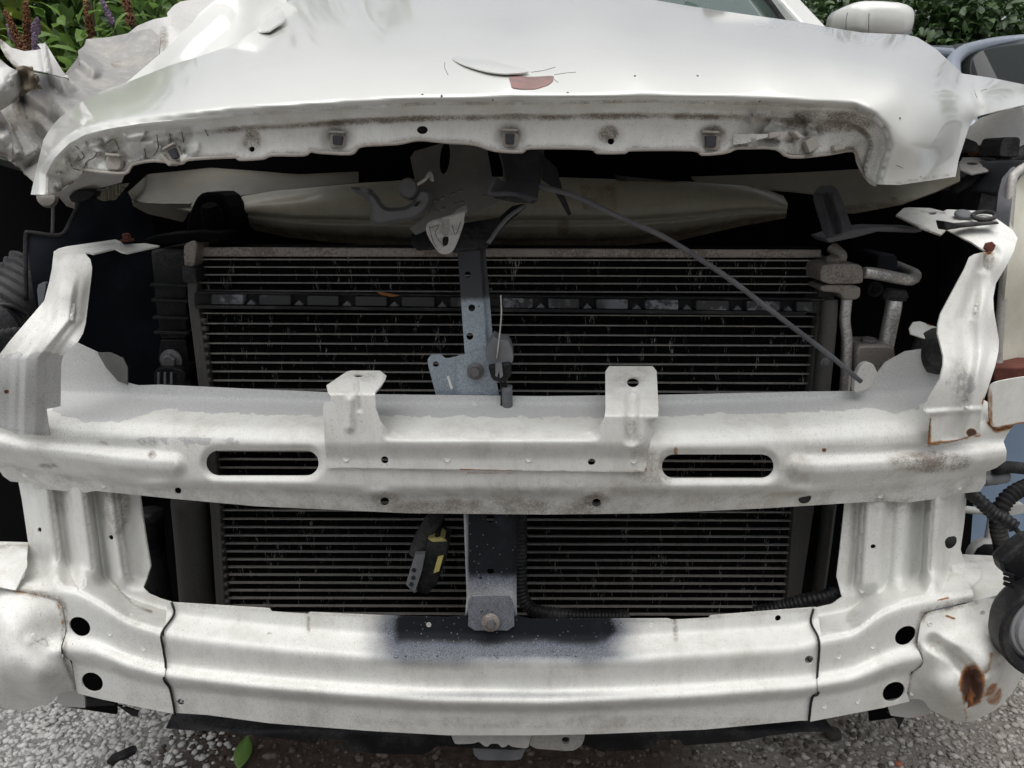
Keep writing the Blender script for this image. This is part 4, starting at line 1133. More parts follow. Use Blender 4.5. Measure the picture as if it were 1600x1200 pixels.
for x, y, w, h, a in ((527, 219, 9, 8, 3), (797, 217, 9, 9, 2), (1112, 221, 10, 10, 2), (270, 240, 7, 9, -28)):
    retainer(x, y, w, h, a, ylip(x, y) - 0.004)
retainer(176, 254, 8, 7, 4, ylip(176, 254) - 0.006, False)
for pts in ([(1258, 221), (1272, 213), (1282, 228), (1266, 239)], [(1238, 206), (1246, 204), (1257, 214), (1250, 217)], [(1303, 228), (1318, 225), (1322, 233), (1304, 236)], [(1202, 207), (1222, 205), (1222, 212), (1203, 217)], [(246, 242), (252, 240), (270, 256), (263, 260)]):
    block('metal_tab', pts, ylip(*pts[0]) - 0.008, ylip(*pts[0]) + 0.008, M['beigeclip'], lip, 0.001)
sheet('bent_flap', [(1146, 208), (1160, 210), (1200, 209), (1200, 214), (1165, 224), (1146, 226)], lambda X, Y: ylip(1170, 215) - 0.004 - 0.0001 * (X - 1146), M['white'], lip, s=2.5, thick=0.002, masks=[('grime', m_flat(0.35))])
# emblem scar and lifted paint
flake = [(703, 90), (718, 87), (740, 86), (760, 91), (790, 101), (815, 106), (829, 111), (815, 114), (791, 115), (768, 113), (746, 108), (722, 100)]
sheet('lifted_paint', chaikin(flake, 1), lambda X, Y: d_hood(X, Y) - 0.004 - 0.007 * sm((Y - 86 - (X - 703) * 0.09) / 14), M['hood'], hood, s=2.5, thick=0.0012)
scar_p = [(794, 118), (830, 120), (866, 118), (864, 127), (856, 133), (837, 139), (815, 139), (800, 137), (797, 127)]
sheet('paint_scar', chaikin(scar_p, 1, .15), lambda X, Y: d_hood(X, Y) - 0.0015, M['scar'], hood, s=2.5, thick=0.001)
for c in ([(695, 97), (695, 106), (700, 117)], [(830, 113), (850, 110), (868, 105)], [(866, 117), (885, 114), (900, 113)], [(1383, 253), (1405, 260), (1440, 277)], [(866, 124), (872, 129)], [(1522, 140), (1526, 152), (1536, 168)], [(1526, 152), (1534, 142), (1542, 139)]):
    tube('paint_crack', [(x, y, float(d_hood(np.array(x * 1.), np.array(y * 1.))) - 0.0002) for x, y in c], 0.00032, M['tarcrack'], hood, 5, 5)
for x, y in ((770, 156), (992, 119), (1090, 119), (1106, 157), (1187, 158), (1406, 185), (887, 145), (690, 150), (660, 148)):
    lathe('stone_chip', [(0.0012, 0), (0.0011, 0.0004)], P(x, y, float(d_hood(np.array(x * 1.), np.array(y * 1.))) - 0.0003), (0, -1, 0.5), M['tarcrack'], hood, 7)

# ------------------------------------------------------------------ crumpled fender, left of the picture
f_back = [(-60, 90), (30, 110), (102, 120), (125, 102), (122, 79), (131, 72), (135, 61), (170, 58), (205, 51), (235, 44), (251, 58), (249, 82), (246, 130), (200, 170), (120, 240), (58, 290), (40, 272), (17, 252), (-60, 225)]
d_fb = tps([(-60, 90, .95), (30, 110, .93), (102, 120, .95), (122, 79, 1.02), (135, 61, 1.08), (170, 58, 1.10), (235, 44, 1.12), (251, 58, 1.10), (246, 130, .98), (200, 170, .90), (150, 130, .96), (190, 95, 1.04), (120, 180, .86), (120, 240, .82), (60, 200, .86), (58, 290, .78), (17, 252, .80), (-60, 225, .84), (0, 170, .86), (70, 150, .89)])
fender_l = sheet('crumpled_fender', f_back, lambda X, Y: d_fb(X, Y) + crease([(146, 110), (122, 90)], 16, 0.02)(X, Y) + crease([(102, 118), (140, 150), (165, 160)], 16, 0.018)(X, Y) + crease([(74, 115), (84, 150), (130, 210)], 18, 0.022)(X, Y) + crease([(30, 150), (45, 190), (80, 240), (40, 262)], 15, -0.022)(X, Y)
    + crease([(35, 158), (100, 205), (140, 215)], 13, -0.012)(X, Y) + crease([(10, 200), (26, 240)], 10, 0.018)(X, Y) + 0.016 * lnoise(X, Y, 40, 71) + 0.005 * lnoise(X, Y, 17, 72), M['fender_shade'], car, s=3.2, thick=0.0018,
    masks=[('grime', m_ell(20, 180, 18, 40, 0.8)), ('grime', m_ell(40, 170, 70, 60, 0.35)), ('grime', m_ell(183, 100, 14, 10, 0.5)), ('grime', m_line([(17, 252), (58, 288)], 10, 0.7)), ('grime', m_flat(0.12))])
tr = [(1, 61), (17, 74), (38, 80), (57, 78), (64, 76), (58, 69), (71, 67), (82, 85), (96, 108), (108, 125), (90, 118), (74, 114), (56, 110), (40, 108), (25, 105), (10, 88), (2, 75)]
sheet('torn_strip', tr, lambda X, Y: tps([(1, 61, .90), (57, 78, .93), (71, 68, .95), (108, 125, .91), (74, 113, .88), (25, 105, .87), (40, 90, .90)])(X, Y) + bead([(64, 70), (72, 112)], 9, 0.02)(X, Y) + 0.010 * lnoise(X, Y, 24, 73), M['fender'], fender_l, s=2.8, thick=0.0018, masks=[('grime', m_line([(0, 62), (12, 90), (28, 106)], 8, 0.9)), ('grime', m_flat(0.1))])
sheet('torn_strip', [(-60, 60), (0, 92), (14, 104), (31, 113), (34, 124), (38, 132), (30, 130), (27, 156), (12, 166), (-2, 175), (-60, 190)], lambda X, Y: tps([(-60, 60, .86), (0, 93, .84), (31, 113, .86), (38, 132, .87), (30, 156, .85), (0, 174, .83), (-60, 190, .82), (10, 130, .825)])(X, Y) + 0.016 * lnoise(X, Y, 24, 74), M['fender'], fender_l, s=2.8, thick=0.0018,
      masks=[('grime', m_ell(15, 131, 7, 7, 1.0)), ('grime', m_line([(0, 92), (30, 112), (36, 130)], 6, 0.6)), ('grime', m_line([(20, 155), (32, 148), (28, 200)], 8, 1.0))])
sheet('torn_strip', [(-60, 180), (0, 172), (18, 200), (20, 230), (30, 244), (16, 252), (-60, 232)], lambda X, Y: 0.80 + 0.0004 * X + 0.03 * vnoise(X, Y, 18, 75), M['fender'], fender_l, s=3, thick=0.0018, masks=[('grime', m_flat(0.15)), ('grime', m_line([(0, 238), (20, 248)], 7, 0.8))])
sheet('foam_scrap', [(25, 105), (36, 102), (51, 108), (57, 124), (62, 139), (50, 140), (40, 147), (33, 150), (31, 122)], lambda X, Y: .845 + 0.02 * vnoise(X, Y, 10, 76), plastic('tan_foam', (0.18, 0.15, 0.11), 0.9, 0.8, 0.6, (0.05, 0.04, 0.035)), fender_l, s=2.8, thick=0.004)
# rear of that fender / cowl side
sheet('fender_rear', [(195, 56), (215, 40), (240, 30), (262, 26), (261, 20), (272, 8), (283, 2), (337, -6), (420, -60), (430, 10), (330, 80), (230, 120), (190, 100)], tps([(195, 56, 1.35), (262, 26, 1.30), (283, 2, 1.42), (337, -6, 1.45), (420, -60, 1.7), (430, 10, 1.5), (330, 80, 1.25), (230, 120, 1.2), (190, 100, 1.3), (300, 30, 1.33)]), M['fender'], car, s=4, thick=0.002, masks=[('grime', m_ell(256, 60, 10, 30, 0.7))])
sheet('fender_edge', [(98, 122), (104, 112), (118, 95), (124, 84), (124, 104), (106, 124)], const(1.03), M['fender'], car, s=3, thick=0.002)

# ------------------------------------------------------------------ condenser and radiator core
rows_up = [(405, 407), (417, 419), (429, 432), (441.5, 444), (454, 457)]
rows_lo = [(489, 494), (505, 510), (521, 525), (536, 540), (552, 555), (566, 570), (580, 584), (594, 599), (608, 613), (622, 627), (636, 641), (650, 654), (663.5, 667), (677, 681), (690.5, 694), (704, 707), (717, 721), (730, 734), (743.5, 747), (757, 760), (770, 773.5), (783.5, 787), (796.5, 800), (810, 813), (823, 826), (836, 838.5), (848.5, 851), (861, 863.5), (873.5, 876), (885.5, 888), (897.5, 900), (910, 912), (922, 924), (934, 936), (946, 948), (958, 960)]
YC = lambda py: 0.815 - (np.asarray(py) - 390) / 540.0 * 0.04
XL = lambda py: 306 + (np.asarray(py) - 390) * 0.083
XR = lambda py: 1284 - (np.asarray(py) - 390) * 0.09
cond = thing_part = mk('condenser', *(lambda: (
    np.vstack([P(np.array([XL(395), XR(395), XR(395), XL(395)]), np.array([386, 390, 403, 401]), .812), P(np.array([XL(395), XR(395), XR(395), XL(395)]), np.array([386, 390, 403, 401]), .835)]),
    [(3, 2, 1, 0), (4, 5, 6, 7), (0, 1, 5, 4), (1, 2, 6, 5), (2, 3, 7, 6), (3, 0, 4, 7)]))(), M['alu'], car, smooth=False)
bevel(cond, 0.0015)
fv, fq = [], []
def row(a, b, set_back=0.0, thick=1.7):
    xs = np.linspace(0, 1, 2)
    yl, yr = YC(a) + set_back, YC(b) + set_back
    A, B = P(XL(a), a, yl), P(XR(b), b, yr)
    h = thick * px_m(800, a, YC(a))
    bar('tube', A, B, 0.0045, h, M['tube_alu'], cond)
for a, b in rows_up + rows_lo:
    row(a, b)
def fins(r0, r1):
    n = 330
    t = np.linspace(0, 1, n)
    x0 = XL(r0[0]) + t * (XR(r0[1]) - XL(r0[0])); x1 = XL(r1[0]) + t * (XR(r1[1]) - XL(r1[0]))
    ya, yb = r0[0] + t * (r0[1] - r0[0]) + 1.4, r1[0] + t * (r1[1] - r1[0]) - 1.4
    k = np.arange(n) % 2
    j = 0.0035 * (RNG.random(n) - 0.5) + np.where(RNG.random(n) > 0.985, -0.003, 0)
    da = YC(ya) + 0.0035 + 0.006 * k + j
    top, bot = P(x0, ya, da), P(x1, yb, YC(yb) + 0.003 + 0.006 * k + j)
    b = sum(len(v) for v in fv)
    fv.append(np.vstack([top, bot]))
    i = np.arange(n - 1)
    fq.append(np.stack([b + i, b + n + i, b + n + i + 1, b + i + 1], 1))
for rs in (rows_up, rows_lo):
    if rs is rows_up:
        fins((392, 394), rs[0])
    for r0, r1 in zip(rs[:-1], rs[1:]):
        fins(r0, r1)
mkfast('fins', np.vstack(fv), np.vstack(fq), M['fins'], cond, kind='stuff')
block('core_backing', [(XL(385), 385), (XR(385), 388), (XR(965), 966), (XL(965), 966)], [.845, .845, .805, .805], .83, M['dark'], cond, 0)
# headers
block('header', [(290, 384), (300, 378), (306, 380), (308, 402), (309, 470), (332, 640), (344, 800), (352, 960), (338, 960), (328, 800), (314, 640), (293, 470)], [YC(y) - .008 for y in (384, 378, 380, 402, 470, 640, 800, 960, 960, 800, 640, 470)], .83, M['header'], cond, 0.002)
block('header', [(1284, 404), (1306, 404), (1304, 500), (1290, 640), (1272, 800), (1248, 960), (1228, 960), (1240, 800), (1262, 640), (1277, 500)], [YC(y) - .008 for y in (404, 404, 500, 640, 800, 960, 960, 800, 640, 500)], .83, M['header'], cond, 0.002)
block('header_cap', chaikin([(287, 382), (300, 376), (308, 379), (306, 398), (303, 418), (288, 418), (286, 400)], 1), .795, .83, M['alu'], cond, 0.002)
for py in np.arange(500, 960, 13.3):          # solder teeth at the tube ends
    lathe('tube_collar', [(0.0045, 0), (0.003, 0.007)], P(XL(py) + 1, py, YC(py) - .004), (1, -0.3, 0), M['header'], cond, 8)
# cover strip
strip = mk('cover_strip', *(lambda: (np.vstack([P(np.array([304, 1290, 1290, 304]), np.array([457, 469, 489, 478]), y) for y in (.792, .803)]), [(3, 2, 1, 0), (4, 5, 6, 7), (0, 1, 5, 4), (1, 2, 6, 5), (2, 3, 7, 6), (3, 0, 4, 7)]))(), M['rubber'], car, smooth=False)
ys = lambda x: 457 + (x - 304) / 986 * 12
for x0, x1 in ((330, 380), (405, 454), (480, 529), (555, 604), (628, 679), (704, 722), (786, 832), (857, 905), (932, 981), (1009, 1060), (1088, 1139), (1167, 1219), (1245, 1270)):
    block('strip_block', [(x0, ys(x0) + 3), (x1, ys(x1) + 3), (x1, ys(x1) + 18), (x0, ys(x0) + 18)], .781, .793, M['strip'], strip, 0.0012)
for x in (392, 467, 542, 616, 691, 845, 918, 995, 1074, 1153, 1232):
    y = ys(x)
    block('strip_wedge', [(x - 8, y + 18), (x, y + 10), (x + 8, y + 18)], .786, .793, M['greyplastic'], strip, 0.0006)
block('strip_edge', [(304, 477), (1262, 487), (1258, 493), (304, 482)], .780, .795, M['black'], strip, 0.001)
block('strip_edge', [(304, 456), (1290, 467), (1290, 470), (304, 459)], .784, .795, M['black'], strip, 0.001)
tw = sheet('dry_twig_leaf', [(586, 455), (600, 457), (625, 462), (612, 464), (596, 461)], const(.776), plastic('dead_leaf', (0.22, 0.09, 0.03), 0.8), None, s=2, thick=0.0006)
tag(tw, 'small dry orange leaf sliver lying on the black condenser strip', 'leaf')

# ------------------------------------------------------------------ left side: tank, splash guard, duct
tank = block('radiator_tank', [(234, 392), (252, 388), (290, 388), (292, 530), (250, 530), (241, 470), (238, 430)], .83, .90, M['black'], car, 0.004)
for y in (446, 470, 497, 520):
    block('tank_rib', [(234 + (y - 446) * 0.08, y - 3), (294, y - 1), (294, y + 3), (234 + (y - 446) * 0.08, y + 2)], .818, .86, M['black'], tank, 0.001)
block('tank_foot', [(250, 530), (290, 530), (300, 602), (258, 602), (246, 560)], .83, .90, M['black'], tank, 0.003)
block('tank_clamp', [(284, 416), (305, 420), (307, 442), (290, 443), (285, 440)], .788, .82, M['rubber'], tank, 0.002)
bolt(268.5, 562, .815, 17, M['steel'], tank, axis=(0, -1, 0))
block('sensor_plug', chaikin([(240, 578), (262, 572), (290, 580), (288, 602), (240, 602)], 1), .80, .84, M['black'], tank, 0.002)
for x in (248, 258, 268):
    bar('plug_slot', P(x, 582, .797), P(x, 600, .797), 0.003, 0.003, M['greyplastic'], tank)
sg = sheet('splash_guard', [(40, 365), (46, 362), (96, 367), (112, 345), (123, 317), (130, 300), (200, 300), (236, 330), (250, 400), (252, 620), (60, 620), (56, 480)], tps([(40, 365, .80), (96, 367, .82), (123, 317, .85), (236, 330, .93), (250, 400, .92), (252, 620, .90), (60, 620, .80), (56, 480, .79), (150, 450, .86)]), M['navy'], car, s=5, thick=0.003)
tube('guard_hem', [(41, 470, .79), (40, 400, .793), (41, 367, .798), (46, 363, .80), (94, 367, .818), (110, 346, .835), (123, 317, .848)], 0.0028, M['black'], sg, 8, 5)
block('guard_tab', chaikin([(57, 446), (69, 440), (72, 444), (68, 470), (62, 482), (60, 480)], 1), .785, .79, M['greyplastic'], sg, 0.001)
tube('strut_rod', [(82, 307, .79), (83, 335, .795), (82, 364, .80)], 0.0022, M['steel'], car, 8)
lathe('rod_end', [(0.006, 0), (0.012, 0.004), (0.011, 0.012), (0.004, 0.015)], P(78, 312, .79), (0.2, -1, 0.3), M['alu'], car, 14)
sheet('inner_fender_flange', [(78, 303), (98, 296), (128, 276), (134, 268), (195, 272), (190, 285), (150, 296), (138, 306), (118, 312), (116, 326), (104, 322), (92, 308)], tps([(80, 306, .74), (130, 272, .72), (195, 274, .74), (150, 296, .76), (110, 318, .78), (115, 300, .75)]), M['fender'], car, s=3, thick=0.002, masks=[('grime', m_flat(0.25)), ('grime', m_line([(92, 308), (116, 324)], 6, 0.6))])
block('plastic_clip', chaikin([(106, 306), (120, 298), (138, 296), (150, 300), (138, 312), (112, 318)], 1), .745, .77, M['black'], car, 0.002)
sheet('folded_bellows', [(140, 306), (172, 290), (200, 286), (178, 312), (160, 314)], lambda X, Y: .76 + 0.004 * np.sin(X * 1.1), M['cream'], car, s=1.6, thick=0.002)
duct = tube('fabric_duct', [(-60, 560, .80), (-10, 520, .82), (30, 478, .84), (75, 430, .87)], 0.055, M['black'], car, 20, 10, corr=0.05, pitch=0.011)
tube('duct_clamp', [(-60, 505, .76), (0, 477, .765), (40, 489, .775), (56, 510, .785)], 0.004, M['black'], duct, 8, 6)
lathe('lamp_socket', [(0.045, 0), (0.045, 0.02), (0.04, 0.024), (0.02, 0.028)], P(-10, 520, .77), (0.1, -1, 0.1), M['black'], car, 24)
tube('wire_loom', [(-60, 525, .73), (0, 522, .735), (26, 519, .745), (36, 525, .76)], 0.007, M['rubber'], car, 8, 6, corr=0.2, pitch=0.006)
sheet('beam_lug', [(152, 551), (172, 551), (192, 560), (199, 575), (199, 601), (185, 596), (166, 575)], const(.74), plastic('grey_steel_sheet', (0.16, 0.16, 0.155), 0.5), car, s=3, thick=0.002)

# ------------------------------------------------------------------ upper cross member (dirty cream) and dark engine bay
uc = [(365, 318), (380, 306), (430, 298), (560, 286), (660, 280), (820, 275), (965, 280), (1081, 284), (1186, 292), (1224, 306), (1231, 318), (1228, 341), (1151, 355), (1060, 376), (955, 386), (820, 388), (660, 387), (600, 385), (520, 379), (450, 371), (400, 360), (368, 338)]
uc_t = smoothline([(340, 322), (380, 304), (430, 298), (560, 286), (660, 280), (820, 275), (1081, 284), (1186, 292), (1250, 322)], 60)
uc_b = smoothline([(340, 334), (400, 360), (450, 371), (520, 379), (660, 387), (820, 388), (955, 386), (1060, 376), (1151, 355), (1250, 336)], 60)
def d_uc(X, Y):
    v = np.clip((Y - uc_t(X)) / np.maximum(uc_b(X) - uc_t(X), 8), 0, 1)
    r = np.sqrt(np.clip(1 - (1.15 * v - 0.55) ** 2 / 0.42, 0, 1))
    return .95 - 0.06 * r + 0.02 * sm((v - 0.86) / 0.05) + 0.008 * sm(1 - np.abs(v - 0.62) / 0.06) + 0.003 * vnoise(X, Y, 60, 81)
xm = sheet('upper_cross_member', uc, d_uc, M['cream'], car, s=3, thick=0.003,
    masks=[('grime', m_flat(0.22)), ('grime', lambda X, Y: 0.9 * sm(((Y - uc_t(X)) / (uc_b(X) - uc_t(X)) - 0.72) / 0.12)), ('grime', m_poly([(908, 291), (960, 292), (962, 330), (912, 326)], 5, 0.7)), ('grime', m_ell(880, 360, 14, 30, 0.9))])
block('caution_label', [(968, 283), (1080, 291), (1080, 299), (966, 290)], .925, .93, M['yellow'], xm, 0.0005)
block('dark_strip', [(962, 274), (1084, 286), (1080, 291), (964, 283)], .915, .93, M['black'], xm, 0.001)
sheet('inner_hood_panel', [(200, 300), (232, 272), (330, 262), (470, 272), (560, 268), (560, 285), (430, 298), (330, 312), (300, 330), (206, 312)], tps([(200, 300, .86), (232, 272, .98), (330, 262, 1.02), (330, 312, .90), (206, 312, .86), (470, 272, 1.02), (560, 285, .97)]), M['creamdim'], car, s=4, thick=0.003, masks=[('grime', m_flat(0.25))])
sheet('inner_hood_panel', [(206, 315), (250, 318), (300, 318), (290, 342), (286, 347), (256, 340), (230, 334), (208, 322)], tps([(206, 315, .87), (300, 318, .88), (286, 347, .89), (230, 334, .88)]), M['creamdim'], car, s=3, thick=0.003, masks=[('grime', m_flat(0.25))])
block('mount_bracket', chaikin([(288, 372), (292, 340), (305, 310), (316, 300), (345, 300), (362, 330), (366, 372)], 1), .845, .90, M['dark'], car, 0.004)
block('mount_arm', [(222, 375), (240, 368), (310, 362), (345, 364), (345, 378), (232, 382)], .80, .86, M['dark'], car, 0.004)
lathe('mount_bush', [(0.014, 0), (0.014, 0.02), (0.01, 0.03)], P(336, 352, .84), (0, -0.4, 1), M['dark'], car, 14)
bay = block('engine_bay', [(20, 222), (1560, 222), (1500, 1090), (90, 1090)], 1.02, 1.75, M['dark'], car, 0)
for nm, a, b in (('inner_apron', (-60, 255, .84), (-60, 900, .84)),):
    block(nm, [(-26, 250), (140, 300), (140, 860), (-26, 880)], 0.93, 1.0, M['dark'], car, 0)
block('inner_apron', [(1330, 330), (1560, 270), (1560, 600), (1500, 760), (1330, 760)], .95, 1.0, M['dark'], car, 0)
# apron rail on the right
sheet('apron_rail', [(1080, 276), (1240, 270), (1380, 262), (1500, 258), (1500, 282), (1460, 300), (1410, 318), (1330, 332), (1318, 330), (1312, 306), (1240, 298), (1090, 286)], tps([(1080, 276, .99), (1240, 272, .97), (1500, 260, .86), (1318, 330, .87), (1460, 300, .85), (1312, 306, .90), (1240, 298, .94), (1400, 290, .86)]), M['cream'], car, s=4, thick=0.003,
      masks=[('grime', lambda X, Y: 0.75 * sm((Y - 340 + (X - 1080) * 0.10) / 10)), ('grime', m_flat(0.2)), ('grime', m_ell(1397, 311, 7, 5, 1.0))])

# ------------------------------------------------------------------ latch, stay, cable
stay = sheet('latch_stay', [(714, 388), (758, 386), (762, 430), (765, 465), (770, 531), (772, 560), (730, 566), (726, 551), (720, 465), (717, 420)], lambda X, Y: .735 - (Y - 390) / 170 * .025 + 0.010 * sm((X - 750 - (Y - 390) * 0.07) / 4), M['stay'], car, holes=[ell(731, 429, 5, 5), ell(737, 481, 5.5, 5.5), ell(734, 525.5, 5.5, 5.5)], s=2.6, thick=0.002)
sheet('stay_arm', [(642, 366), (700, 352), (748, 345), (779, 340), (800, 322), (817, 318), (822, 322), (790, 350), (766, 378), (758, 390), (712, 394), (690, 388), (652, 390), (643, 382)], tps([(642, 380, .745), (712, 392, .735), (758, 388, .735), (820, 320, .77), (700, 352, .75), (779, 345, .755)]), M['black'], stay, s=3, thick=0.003)
tube('stay_flange', [(820, 321, .765), (796, 338, .755), (778, 358, .745), (763, 380, .735)], 0.0028, M['greyplastic'], stay, 8, 6)
foot = sheet('stay_foot', chaikin([(667, 563), (674, 554), (688, 553), (697, 561), (726, 553), (758, 545), (770, 570), (777, 601), (784, 640), (686, 640), (681, 617)], 1, .15), lambda X, Y: .708 + 0.006 * sm((716 - X) / 8), M['stay'], stay, holes=[ell(681, 569, 5, 4.5)], s=2.6, thick=0.002)
bolt(743, 580, .706, 13.5, M['steel'], stay, axis=(0, -1, 0.1), tall=0.9)
bar('foot_clip', P(700, 588, .700), P(706, 607, .700), 0.003, 0.003, M['whiteplastic'], stay)
# impact sensor plug
plug = block('harness_connector', chaikin([(768, 531), (772, 526), (778, 531), (794, 533), (800, 545), (803, 562), (796, 572), (766, 574), (760, 560), (759, 545)], 1), .685, .715, M['greyplastic'], car, 0.003)
block('connector_cap', [(762, 572), (798, 566), (800, 586), (790, 598), (770, 596), (766, 586)], .680, .71, M['black'], plug, 0.003)
block('connector_lock', [(774, 570), (784, 568), (786, 588), (781, 592), (780, 580), (777, 590), (774, 588)], .673, .682, M['greyplastic'], plug, 0.0008)
for x in (782, 788):
    tube('lead', [(x, 594, .69), (x + 2, 606, .69), (x + 2, 640, .70)], 0.002, M['rubber'], plug, 6)
tube('lead_sleeve', [(792, 604, .69), (793, 640, .70)], 0.007, M['greyplastic'], plug, 10)
tube('zip_tie', [(782.5, 461, .700), (783.5, 490, .695), (781, 520, .688), (778, 545, .682), (776, 560, .684)], 0.0022, M['zinc'], plug, 6, 6, flat=0.5)
# latch
latch = sheet('latch_plate', [(641, 246), (648, 236), (690, 224), (760, 226), (768, 270), (774, 300), (779, 316), (742, 332), (700, 346), (649, 367), (640, 357), (668, 335), (672, 318), (655, 300), (648, 280)], tps([(641, 246, .76), (760, 226, .77), (779, 316, .735), (649, 367, .715), (668, 330, .72), (655, 290, .74), (700, 340, .725)]), plastic('latch_grey', (0.15, 0.142, 0.132), 0.6, 0.5, 0.4, (0.16, 0.15, 0.14)), car, s=2.4, thick=0.003,
    holes=[ell(x, y, 4.5, 2.3, a) for x, y, a in ((681, 313, 10), (691, 310, -50), (708, 303, -30), (719.5, 298, -10), (683, 330, 10), (692, 326, -20), (711, 318, -45), (722, 316, -10), (758, 306, -15))] + [ell(695, 246, 8, 26, 5)])
hook_out = chaikin([(548, 294), (556, 292), (572, 294), (588, 304), (596, 318), (604, 325), (630, 324), (644, 316), (650, 302), (655, 293), (672, 296), (676, 312), (668, 330), (650, 343), (620, 348), (592, 353), (580, 348), (577, 338), (578, 318), (566, 306), (551, 299)], 1, .2)
hook = sheet('latch_hook', hook_out, lambda X, Y: .700 + 0.02 * sm((580 - X) / 20) + 0.006 * (1 - sm(near(hook_out, X, Y, True)[0] / 6)), M['steel'], latch, s=1.6, thick=0.006, holes=[ell(654, 318, 8, 3.6, -30)])
lathe('pivot_bolt', [(0.012, 0), (0.012, 0.013), (0.010, 0.016), (0.002, 0.0165)], P(643, 297, .715), (-0.15, -1, 0.2), M['steel'], latch, 18)
tube('latch_spring', [(650, 290, .705), (665, 280, .70), (672, 270, .705), (676, 282, .705), (668, 272, .71)], 0.0018, M['zinc'], latch, 6, 6)
striker = sheet('striker_tab', chaikin([(665, 356), (668, 348), (678, 343), (705, 336), (716, 326), (723, 322), (730, 320), (725, 340), (725, 349), (716, 375), (709, 391), (703, 396), (694, 398), (684, 394), (668, 369)], 1, .2), lambda X, Y: .690 + 0.018 * sm((342 - Y + (X - 690) * -0.3) / 10) + bead([(695, 342), (696, 360)], 10, -0.005)(X, Y), M['zinc'], latch, s=2.2, thick=0.003, holes=[ell(696, 376, 5, 9, 8)])
for c in ([(670, 352), (676, 375), (682, 386)], [(672, 356), (686, 352), (680, 366), (694, 386)], [(706, 352), (712, 366), (720, 346)]):
    tube('ink_stroke', [(x, y, .6885) for x, y in c], 0.00035, M['ink'], striker, 5, 6)
dbox = sheet('duct_tray', [(780, 236), (850, 234), (848, 262), (845, 282), (840, 309), (836, 314), (826, 312), (803, 302), (766, 302), (769, 284), (776, 277), (790, 285), (788, 262)], tps([(780, 236, .74), (850, 234, .74), (845, 280, .70), (838, 309, .675), (803, 302, .665), (768, 302, .665), (770, 280, .67), (800, 285, .70), (820, 260, .72)]), M['darkclip'], car, s=2.6, thick=0.003)
tube('tray_rim', [(773, 278, .665), (768, 290, .662), (767, 302, .662), (803, 303, .662), (838, 312, .672)], 0.003, M['darkclip'], dbox, 8, 6)
sheet('tray_side', [(770, 304), (803, 304), (836, 314), (834, 318), (800, 316), (772, 310)], const(.668), M['black'], dbox, s=2.5, thick=0.004)
sheet('tray_web', [(846, 240), (870, 262), (880, 300), (893, 334), (888, 338), (876, 316), (860, 290), (845, 280)], const(.72), M['black'], dbox, s=2.6, thick=0.003)
cable = tube('release_cable', [(842, 291, .69), (870, 298, .685), (900, 307, .68), (965, 338, .68), (1042, 373, .685), (1130, 429, .69), (1200, 481.5, .695), (1245, 516, .70), (1300, 558, .705), (1345, 596, .71)], 0.0031, M['cable'], car, 10, 8)

# ------------------------------------------------------------------ right side: pipes, fittings, headlight
fit = block('pipe_fitting', chaikin([(1282, 420), (1290, 412), (1340, 412), (1349, 418), (1350, 438), (1347, 444), (1283, 444)], 1), .772, .815, M['alu'], car, 0.004)
block('fitting_base', chaikin([(1282, 445), (1346, 445), (1345, 468), (1318, 470), (1314, 458), (1282, 456)], 1), .776, .812, M['alu'], fit, 0.003)
bolt(1300, 414, .79, 11, M['alu'], fit, axis=(0, -0.2, 1), flange=False, tall=1.2)
tube('fitting_neck', [(1310, 412, .80), (1314, 400, .80), (1306, 392, .805), (1300, 386, .81)], 0.008, M['alu'], fit, 10)
tube('coolant_pipe', [(1349, 426, .79), (1370, 428, .79), (1405, 435, .79), (1424, 437, .80), (1430, 430, .83), (1420, 424, .86), (1400, 415, .90)], 0.0078, M['pipe'], car, 12, 8)
tube('coolant_pipe', [(1323, 466, .785), (1320, 500, .785), (1323, 530, .785), (1322, 575, .785), (1318, 630, .79)], 0.0072, M['pipe'], car, 12, 8)
tube('coolant_pipe', [(1398, 462, .80), (1396, 480, .795), (1391, 505, .795), (1384, 540, .795)], 0.0105, M['pipe'], car, 14, 8)
fit2 = block('pipe_fitting', chaikin([(1338, 545), (1346, 539), (1396, 539), (1400, 546), (1399, 590), (1338, 590)], 1), .775, .82, M['alu'], car, 0.004)
bolt(1355, 541, .79, 12, M['steel'], fit2, axis=(0, -0.2, 1), flange=False, tall=1.1)
lathe('pipe_collar', [(0.015, 0), (0.017, 0.006), (0.013, 0.014)], P(1397, 468, .80), (0.05, 0, 1), M['rubber'], fit2, 14)
tube('header_pipe', [(1296, 468, .79), (1293, 520, .785), (1285, 600, .78), (1275, 700, .775)], 0.011, M['header'], car, 12)
bolt(1289, 566, .765, 7, M['steel'], cond, axis=(0, -1, 0))
block('relay_box', chaikin([(1370, 398), (1396, 396), (1404, 404), (1404, 428), (1370, 428)], 1), .86, .92, M['navy'], car, 0.003)
bolt(1367, 452, .83, 12, M['black'], car, name='plastic_bolt', axis=(0, -1, 0))
strap = sheet('radiator_strap', chaikin([(1270, 305), (1280, 291), (1300, 289), (1309, 296), (1316, 312), (1332, 357), (1316, 364), (1290, 371)], 1, .15), lambda X, Y: .80 - (Y - 290) / 80 * .02 + bead([(1290, 305), (1308, 362)], 7, -0.007)(X, Y) + bead([(1281, 305), (1298, 365)], 4, 0.004)(X, Y) + bead([(1301, 305), (1318, 360)], 4, 0.004)(X, Y), M['darkclip'], car, s=2.4, thick=0.003)
block('strap_arm', [(1288, 372), (1330, 358), (1372, 354), (1440, 356), (1442, 362), (1430, 364), (1372, 362), (1335, 372), (1296, 380)], .79, .83, M['steel'], strap, 0.002)
